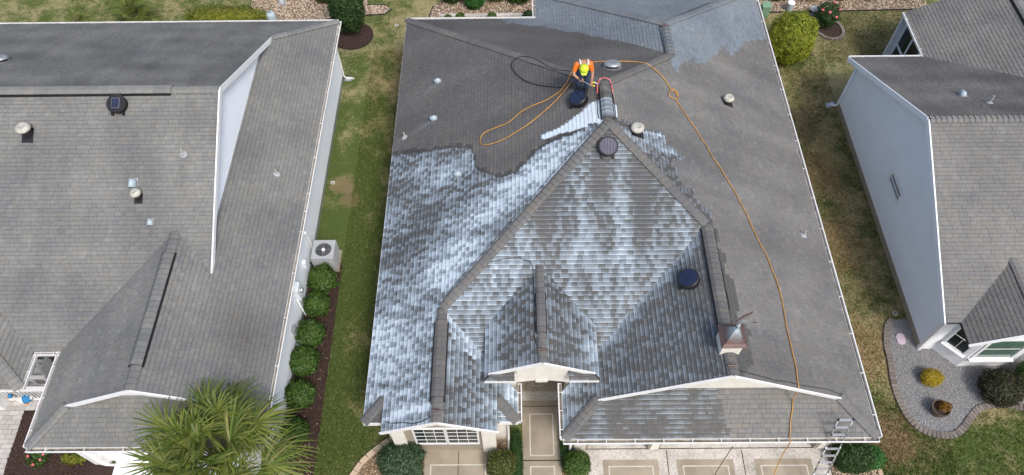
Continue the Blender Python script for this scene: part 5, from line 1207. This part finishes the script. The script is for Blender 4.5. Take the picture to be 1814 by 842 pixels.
# ------------------------------------------------------------------ rocking chair, goose statue and spotlight at the left porch
rc = thing('rocking_chair', 'white slatted rocking chair in the entrance court of the left house', 'chair', (-14.6, 9.15, 0))
ox, oy = -14.95, 9.2
for s_ in (-1, 1):
    MB().tube([(ox-.45, oy+s_*.27, .10), (ox-.15, oy+s_*.27, .045), (ox+.15, oy+s_*.27, .045), (ox+.45, oy+s_*.27, .12)], .025, 6).obj('rocker', 'white', rc)
    MB().bar((ox-.24, oy+s_*.27, .05), (ox-.24, oy+s_*.27, .62), .05, .05, (1,0,0)).obj('leg', 'white', rc); MB().bar((ox+.22, oy+s_*.27, .05), (ox+.22, oy+s_*.27, .62), .05, .05, (1,0,0)).obj('leg', 'white', rc)
    MB().box(ox-.32, ox+.3, oy+s_*.27-.05, oy+s_*.27+.05, .62, .65).obj('armrest', 'white', rc)
for k in range(7): MB().box(ox-.26+k*.075, ox-.205+k*.075, oy-.25, oy+.25, .40, .42).obj('seat_slat', 'white', rc)
for k in range(8): MB().bar((ox+.24, oy-.23+k*.066, .42), (ox+.45, oy-.23+k*.066, 1.15), .045, .018, (1,0,0)).obj('back_slat', 'white', rc)
MB().bar((ox+.46, oy-.27, 1.16), (ox+.46, oy+.27, 1.16), .03, .07).obj('top_rail', 'white', rc)
gs = thing('goose_statue', 'white goose statue in blue cap and blue cape on the paver path', 'statue', (-15.5, 8.25, 0))
MAT['goose_white'] = M('painted_white_concrete', (.72,.70,.66), (.62,.60,.56), rough=.6); MAT['goose_blue'] = M('blue_cloth', (.03,.22,.48), (.02,.16,.36), rough=.8); MAT['beak'] = M('orange_beak', (.65,.28,.05), rough=.5)
gx0, gy0 = -15.27, 8.36
body = MB().tube([(gx0+.24, gy0+.05, .30), (gx0+.15, gy0+.03, .28), (gx0, gy0, .25), (gx0-.12, gy0-.02, .30), (gx0-.18, gy0-.04, .42), (gx0-.20, gy0-.05, .55), (gx0-.22, gy0-.05, .63)], [.03, .10, .14, .12, .065, .05, .055], 14)
body.obj('body', 'goose_white', gs, smooth=True)
MB().lathe([(.062, .60), (.068, .66), (.05, .71), (.01, .73)], 14, Matrix.Translation((gx0-.22, gy0-.05, 0))).obj('cap', 'goose_blue', gs, smooth=True)
MB().tube([(gx0-.26, gy0-.06, .62), (gx0-.38, gy0-.09, .59)], [.03, .012], 8).obj('beak', 'beak', gs)
MB().tube([(gx0-.0, gy0, .262), (gx0+.10, gy0+.02, .275), (gx0+.19, gy0+.04, .29)], [.150, .135, .085], 14).obj('cape', 'goose_blue', gs, smooth=True)
for s_ in (-1, 1): MB().box(gx0-.1, gx0+.02, gy0+s_*.07-.035, gy0+s_*.07+.035, .04, .06).tube([(gx0-.01, gy0+s_*.06, .05), (gx0, gy0+s_*.05, .16)], .018, 6).obj('foot', 'beak', gs)
sp = thing('spotlight', 'small black garden spotlight in the mulch by the pavers', 'spotlight', (-14.9, 7.3, 0)); MB().tube([(-14.9, 7.3, .02), (-14.9, 7.3, .14)], .015, 6).obj('spike', 'black', sp); MB().lathe([(.03, 0), (.055, .08), (.055, .13), (.045, .12)], 12, Matrix.Translation((-14.9, 7.3, .15)) @ Matrix.Rotation(1.2, 4, 'Y')).obj('lamp_head', 'black', sp); MB().lathe([(.035, .115), (.035, .12)], 12, Matrix.Translation((-14.9, 7.3, .15)) @ Matrix.Rotation(1.2, 4, 'Y')).obj('lens', 'vent_white', sp)

# ------------------------------------------------------------------ ladder against the garage gutter
ld = thing('ladder', 'aluminium telescoping ladder leaning on the garage gutter at the right corner', 'ladder', (8.45, 5.3, 0))
l0 = Vector((8.25, 6.37, 3.6)); dl = Vector((0, -.3, -1)); LT = 3.58
for s_ in (0, .38):
    o_ = Vector((s_, 0, 0)); MB().tube([l0+o_+dl*.0, l0+o_+dl*1.2], .017, 8).obj('rail', 'alu', ld, smooth=True); MB().tube([l0+o_+dl*1.15, l0+o_+dl*2.4], .022, 8).obj('rail', 'alu', ld, smooth=True); MB().tube([l0+o_+dl*2.35, l0+o_+dl*LT], .027, 8).obj('rail', 'alu', ld, smooth=True)
    MB().tube([l0+o_+dl*(LT-.06), l0+o_+dl*(LT+.015)], .035, 10).obj('foot', 'black', ld); MB().tube([l0+o_-dl*.02, l0+o_+dl*.04], .024, 8).obj('end_cap', 'black', ld)
for k in range(12):
    c = l0+dl*(.03+k*.305); MB().bar(c, c+Vector((.38, 0, 0)), .055, .028).obj('rung', 'alu', ld)
    for s_ in (0, .38): MB().tube([c+Vector((s_, 0, 0))-dl*.022, c+Vector((s_, 0, 0))+dl*.022], .029, 8).obj('rung_collar', 'black', ld)

# ------------------------------------------------------------------ hoses and cables lying on the roof
def on_roof(pts, lift):
    z = [max(roof_z(x, y), .02)+lift for x, y in pts]
    for _ in range(5): z = [z[0]]+[max(z[i], (z[i-1]+z[i+1])/2-.012) for i in range(1, len(z)-1)]+[z[-1]]    # spans hollows
    return [(x, y, k) for (x, y), k in zip(pts, z)]
def drape(xy, n, lift):
    p2 = smooth_path([(x, y, 0) for x, y in xy], n); p2 = [q+Vector((nse(q.x*2.2, q.y*2.2, 3), nse(q.x*2.2, q.y*2.2, 8), 0))*.035 for q in p2]; return on_roof([(q.x, q.y) for q in p2], lift)
o1 = drape([(7.22,6.24), (7.33,6.86), (7.32,7.2), (7.38,7.75), (7.38,8.73), (7.4,10.33), (7.06,11.75), (6.59,13.23), (5.89,14.72), (5.38,15.78), (5.08,16.29)], 8, .045)
coil = drape([(5.08,16.29), (5.19,16.50), (5.14,16.71), (4.97,16.66), (4.87,16.40), (5.0,16.28), (5.16,16.40), (5.12,16.62), (4.97,16.66)], 6, .05)
o2 = drape([(4.97,16.66), (4.77,17.08), (4.33,17.42), (4.07,17.57), (3.6,17.68), (2.45,17.62), (1.96,17.17), (1.56,16.31), (1.12,16.03), (.34,15.92), (-.11,15.66), (-.56,15.57), (-1.01,15.49), (-1.1,15.2), (-.87,14.99), (-.37,14.98), (.33,15.23), (1.11,15.7), (1.52,16.09), (1.78,16.35)], 8, .058)
down = [(7.29,2.5,.05), (7.29,4.2,.05), (7.28,4.9,.05), (7.27,5.4,.25), (7.25,5.75,1.0), (7.23,5.98,2.0), (7.22,6.04,2.6), (7.22,6.09,2.735), (7.22,6.2,2.745)]
tag(MB().tube([Vector(q) for q in smooth_path(down, 5)]+[Vector(q) for q in o1]+[Vector(q) for q in coil[1:]]+[Vector(q) for q in o2[1:]], .0155, 7).obj('hose', 'hose_orange', smooth=True), 'long orange spray hose winding over the roof to the worker', 'hose')
tag(MB().tube(drape([(1.92,16.76), (1.33,17.16), (.73,17.93), (.37,18.27), (.03,18.29), (-.06,17.97), (.26,17.26), (.88,16.68), (1.56,16.27), (1.8,16.36)], 8, .058), .013, 6).obj('hose', 'hose_black', smooth=True), 'black hose lying in an oval loop left of the worker', 'hose')
tag(MB().tube(drape([(2.35,16.5), (2.5,16.3), (2.66,16.02), (3.05,16.35), (3.49,16.85), (4.37,17.80), (5.0,18.45), (5.02,19.45), (5.1,20.0), (6.2,21.2), (7.4,22.5)], 8, .035), .011, 6).obj('hose', 'hose_black', smooth=True), 'thin black hose following the ridge behind the worker to the rear wing', 'hose')
tag(MB().tube(drape([(-1.95,9.95), (-2.2,9.3), (-2.24,8.6), (-2.26,7.87), (-2.26,6.95), (-2.08,6.6), (-2.30,6.45), (-2.72,6.40), (-3.25,6.52), (-3.5,6.6)], 8, .03), .010, 6).obj('hose', 'hose_black', smooth=True), 'black drip hose along the front left wing ridge and down its eave', 'hose')
tag(MB().tube(drape([(-.95,10.72), (-.21,10.82), (.2,10.8), (.48,10.55), (.50,9.1), (.52,8.3), (.64,8.08), (.8,8.05)], 8, .035), .009, 6).obj('hose', 'hose_black', smooth=True), 'thin black drip hose over the entry gable ridge', 'hose')
tag(MB().tube(drape([(2.45,14.4), (1.25,13.25), (-.35,11.62), (-1.5,10.45), (-1.98,9.92)], 8, .045), .008, 6).obj('hose', 'hose_black', smooth=True), 'thin black drip hose beside the long front left hip', 'hose')
tag(MB().tube(drape([(5.58,11.6), (5.65,9.6), (5.62,8.4), (5.55,7.6), (5.6,7.3), (6.6,7.22), (7.6,7.24), (8.55,7.22), (9.1,6.75), (9.4,6.5)], 8, .03), .008, 6).obj('hose', 'hose_black', smooth=True), 'thin black drip hose along the garage gable top to the corner', 'hose')
tag(MB().tube([Vector(q) for q in smooth_path([(5.72,6.0,2.6), (5.75,5.98,1.4), (5.78,5.95,.3), (5.80,5.9,.04), (5.62,5.7,.04), (5.85,5.5,.04), (5.98,5.2,.04), (5.95,4.6,.04)], 6)], .010, 6).obj('cable', 'hose_black', smooth=True), 'dark cable dangling from the garage gutter to the driveway', 'cable')
for x, y, rz_, lab in ((-2.06, 6.62, 0, 'left front wing ridge end'), (.68, 8.06, 0, 'entry gable ridge end'), (5.42, 7.35, 0, 'garage gable ridge end'), (5.18, 19.8, 0, 'rear wing ridge')):
    z = roof_z(x, y)+.05; t = thing('hose_fitting', 'small rusty hose fitting on the '+lab, 'hose fitting', (x, y, z)); MB().tube([(x-.12, y, z+.02), (x+.12, y, z+.03)], .022, 8).obj('coupling', 'copper', t); MB().tube([(x-.02, y-.04, z), (x-.02, y+.05, z+.05)], .015, 6).obj('nipple', 'black', t)
# ridge sprayer hoop at the peak
MAT['red'] = M('red_rubber', (.42,.03,.04), (.55,.25,.25), rough=.5, scale=14); MAT['yellow_valve'] = M('yellow_plastic', (.75,.60,.03), rough=.45)
rs_ = thing('ridge_sprayer', 'red and white hose hoop straddling the main ridge beside the worker', 'sprayer', (2.7, 15.75, 6.05))
MB().tube([(2.48, 15.55, 5.99), (2.49, 15.85, 6.08), (2.56, 15.99, 6.14), (2.71, 16.04, 6.17), (2.86, 15.99, 6.13), (2.92, 15.85, 6.07), (2.93, 15.55, 5.98)], .022, 8).obj('hoop', 'red', rs_, smooth=True)
MB().tube([(2.49, 15.85, 6.09), (2.42, 15.84, 6.16), (2.36, 15.8, 6.22)], .017, 8).obj('hose_tail', 'white', rs_, smooth=True); MB().tube([(2.37, 15.80, 6.20), (2.32, 15.74, 6.26)], .03, 8).obj('valve', 'yellow_valve', rs_)
MB().tube([(2.93, 15.55, 5.98), (2.96, 15.1, 5.965), (2.96, 14.6, 5.965)], .012, 6).tube([(2.48, 15.55, 5.99), (2.45, 15.1, 5.965), (2.45, 14.6, 5.965)], .012, 6).obj('soaker_line', 'black', rs_)

# ------------------------------------------------------------------ worker
def skin(name, verts, edges, radii, mat, parent, root=0, sub=2):
    me = bpy.data.meshes.new(name); me.from_pydata([tuple(v) for v in verts], edges, []); o = link(name, me, mat, parent)
    sm = o.modifiers.new('skin', 'SKIN'); sm.use_smooth_shade = True
    for i, r in enumerate(radii): me.skin_vertices[0].data[i].radius = (r, r) if not isinstance(r, tuple) else r
    for i in range(len(verts)): me.skin_vertices[0].data[i].use_root = (i == root)
    ss = o.modifiers.new('sub', 'SUBSURF'); ss.levels = sub; ss.render_levels = sub
    return o
MAT['skin'] = M('skin', (.50,.27,.18), (.42,.22,.15), rough=.55, bs=.02); MAT['hivis'] = M('orange_shirt', (.88,.20,.02), (.75,.15,.015), rough=.8); MAT['reflect'] = M('reflective_tape', (.75,.75,.72), (.6,.6,.58), rough=.4)
MAT['denim'] = M('navy_jeans', (.02,.035,.07), (.035,.055,.10), rough=.9, scale=12); MAT['boot'] = M('dark_boot', (.02,.018,.016), (.035,.03,.025), rough=.7); MAT['helmet'] = M('lime_hard_hat', (.62,.74,.04), (.55,.66,.03), rough=.3, bs=0)
wk_ = thing('person', 'worker in orange hi-vis shirt and lime hard hat bending over on the roof', 'person', (2.05, 15.88, 5.74))
zL, zR = roof_z(1.93, 15.98)+.03, roof_z(2.16, 15.8)+.03
B = {'pel': (2.05, 15.98, 6.60), 'wai': (2.03, 15.86, 6.80), 'che': (2.00, 15.70, 7.03), 'upc': (1.99, 15.58, 7.17), 'nek': (1.985, 15.48, 7.21), 'hd1': (1.985, 15.40, 7.19), 'hd2': (1.985, 15.33, 7.13), 'nos': (1.985, 15.30, 7.04),
     'hipr': (1.95, 15.98, 6.54), 'knr': (1.92, 15.90, 6.13), 'anr': (1.93, 16.0, zL+.09), 'tor': (1.91, 15.80, zL+.02), 'hipl': (2.15, 15.96, 6.55), 'knl': (2.16, 15.80, 6.17), 'anl': (2.16, 15.86, zR+.09), 'tol': (2.18, 15.66, zR+.02),
     'shr': (1.79, 15.58, 7.15), 'elr': (1.70, 15.42, 6.92), 'war': (1.87, 15.36, 6.78), 'har': (1.93, 15.36, 6.74), 'shl': (2.19, 15.58, 7.14), 'ell': (2.27, 15.52, 6.85), 'wal': (2.25, 15.44, 6.58), 'hal': (2.25, 15.43, 6.50)}
R = {'pel': .13, 'wai': .125, 'che': .15, 'upc': .12, 'nek': .06, 'hd1': .085, 'hd2': .085, 'nos': .04, 'hipr': .095, 'knr': .065, 'anr': .03, 'tor': .022, 'hipl': .095, 'knl': .065, 'anl': .03, 'tol': .022, 'shr': .07, 'elr': .045, 'war': .032, 'har': (.045, .025), 'shl': .07, 'ell': .045, 'wal': .032, 'hal': (.045, .025)}
E_ = [('pel','wai'), ('wai','che'), ('che','upc'), ('upc','nek'), ('nek','hd1'), ('hd1','hd2'), ('hd2','nos'), ('pel','hipr'), ('hipr','knr'), ('knr','anr'), ('anr','tor'), ('pel','hipl'), ('hipl','knl'), ('knl','anl'), ('anl','tol'), ('upc','shr'), ('shr','elr'), ('elr','war'), ('war','har'), ('upc','shl'), ('shl','ell'), ('ell','wal'), ('wal','hal')]
# five fingers on each hand, curled round the wand
for s_, hn, wr, dirv in (('r', 'har', 'war', Vector((.9, .05, -.35))), ('l', 'hal', 'wal', Vector((.15, -.1, -1)))):
    h = Vector(B[hn]); dirv = dirv.normalized(); side = dirv.cross(Vector((0, -1, .2))).normalized(); pal = side.cross(dirv)
    for k, ln in enumerate((.055, .065, .06, .05)):
        b0 = h+dirv*.03+side*(.033-.022*k); b1 = b0+dirv*ln*.6-pal*.01; b2 = b1+dirv*ln*.15-pal*ln*.5
        for j, q in enumerate((b0, b1, b2)): B['%s%d%d' % (s_, k, j)] = tuple(q); R['%s%d%d' % (s_, k, j)] = .0095-.001*j
        E_ += [(hn, '%s%d0' % (s_, k)), ('%s%d0' % (s_, k), '%s%d1' % (s_, k)), ('%s%d1' % (s_, k), '%s%d2' % (s_, k))]
    b0 = h+side*.042-dirv*.01; b1 = b0+side*.02+dirv*.03-pal*.015
    B[s_+'t0'] = tuple(b0); B[s_+'t1'] = tuple(b1); R[s_+'t0'] = .012; R[s_+'t1'] = .009; E_ += [(hn, s_+'t0'), (s_+'t0', s_+'t1')]
ks = list(B); ix = {k: i for i, k in enumerate(ks)}
skin('body', [B[k] for k in ks], [(ix[a], ix[b]) for a, b in E_], [R[k] for k in ks], 'skin', wk_)
def garment(name, keys, eds, extra, mat, over={}):
    vs = [over.get(k, B[k]) for k in keys]; id_ = {k: i for i, k in enumerate(keys)}
    return skin(name, vs, [(id_[a], id_[b]) for a, b in eds], [(R[k] if not isinstance(R[k], tuple) else R[k][0])+extra for k in keys], mat, wk_)
mid = lambda a, b, t=.6: tuple(Vector(B[a])*(1-t)+Vector(B[b])*t)
shirt = garment('shirt', ['pel', 'wai', 'che', 'upc', 'shr', 'elr', 'shl', 'ell'], [('pel','wai'), ('wai','che'), ('che','upc'), ('upc','shr'), ('shr','elr'), ('upc','shl'), ('shl','ell')], .022, 'hivis', {'elr': mid('shr', 'elr', .8), 'ell': mid('shl', 'ell', .8), 'pel': mid('pel', 'wai', .3)})
garment('trousers', ['pel', 'hipr', 'knr', 'anr', 'hipl', 'knl', 'anl'], [('pel','hipr'), ('hipr','knr'), ('knr','anr'), ('pel','hipl'), ('hipl','knl'), ('knl','anl')], .032, 'denim', {k: tuple(Vector(B[k])-Vector((0, 0, .06))) for k in ('anr', 'anl')})
for a, b in (('anr', 'tor'), ('anl', 'tol')):
    A_, B_ = Vector(B[a]), Vector(B[b]); heel = A_+Vector((0, .06, -.05)); skin('boot', [A_+Vector((0,0,.08)), heel, (heel+B_)/2, B_], [(0,1), (1,2), (2,3)], [.085, .08, .075, .065], 'boot', wk_)
for s_ in (-1, 1):                                       # braces of reflective tape over the back
    MB().tube([Vector(q) for q in smooth_path([(2.0+s_*.10, 15.46, 7.235), (1.99+s_*.115, 15.58, 7.285), (2.0+s_*.12, 15.76, 7.16), (2.02+s_*.10, 15.92, 6.97), (2.04+s_*.09, 16.04, 6.80)], 4)], .024, 6).obj('reflective_strap', 'reflect', shirt, smooth=True)
hm = Matrix.Translation((1.985, 15.36, 7.19)) @ Matrix.Rotation(.75, 4, 'X')
hat = xf(MB().lathe([(.135, -.01), (.14, .0), (.128, .012), (.125, .05), (.105, .105), (.06, .138), (.01, .146)], 22), hm).obj('hard_hat', 'helmet', wk_, smooth=True)
xf(MB().tube([(0, -.12, .06), (0, -.08, .125), (0, 0, .15), (0, .08, .125), (0, .12, .06)], .014, 6), hm).obj('hat_ridge', 'helmet', hat, smooth=True)
xf(MB().add([(-.1, -.1, .0), (-.06, -.185, -.008), (.06, -.185, -.008), (.1, -.1, .0), (-.1, -.1, .012), (-.06, -.185, .004), (.06, -.185, .004), (.1, -.1, .012)], [(3,2,1,0), (4,5,6,7), (0,1,5,4), (1,2,6,5), (2,3,7,6), (3,0,4,7)]), hm).obj('hat_brim', 'helmet', hat)
wd = thing('spray_wand', 'grey spray wand held in both hands of the worker', 'spray wand', (2.1, 15.4, 6.4))
MB().tube([(1.88, 15.345, 6.80), (1.96, 15.35, 6.735), (2.25, 15.42, 6.46), (2.33, 15.5, 6.36)], .011, 7).obj('lance', 'galv', wd, smooth=True); MB().tube([(1.86, 15.345, 6.82), (1.95, 15.35, 6.74)], .02, 8).obj('grip', 'black', wd); MB().tube([(2.32, 15.49, 6.37), (2.36, 15.55, 6.33)], .025, 8).obj('nozzle', 'yellow_valve', wd)
MB().tube([Vector(q) for q in smooth_path([(1.86, 15.345, 6.82), (1.78, 15.42, 6.55), (1.76, 15.75, 6.15), (1.74, 16.1, roof_z(1.74,16.1)+.1), (1.78, 16.35, roof_z(1.78,16.35)+.04)], 5)], .012, 6).obj('feed_hose', 'hose_black', wd, smooth=True)
MAT['mauve'] = M('mauve_cloth', (.20,.15,.145), (.14,.11,.105), rough=.9)
gfl = thing('garden_flag', 'mauve garden flag on a thin stand beside the entry arch', 'flag', (.2, 8.75, 0))
MB().tube([(.30, 8.62, .1), (.30, 8.62, 1.05), (.32, 8.8, 1.08), (.42, 9.05, 1.08)], .008, 6).obj('stand', 'black', gfl)
fm = MB(); 
for i in range(7):
    for j in range(6): fm.v.append((.31+.10*(i/6)+.03*math.sin(i*1.7+j*.5), 8.64+.38*i/6, 1.06-.1*j-.02*math.sin(i*1.3)))
for i in range(6):
    for j in range(5): a = i*6+j; fm.f.append((a, a+1, a+7, a+6))
o = fm.obj('cloth', 'mauve', gfl, smooth=True); sol = o.modifiers.new('solid', 'SOLIDIFY'); sol.thickness = .006
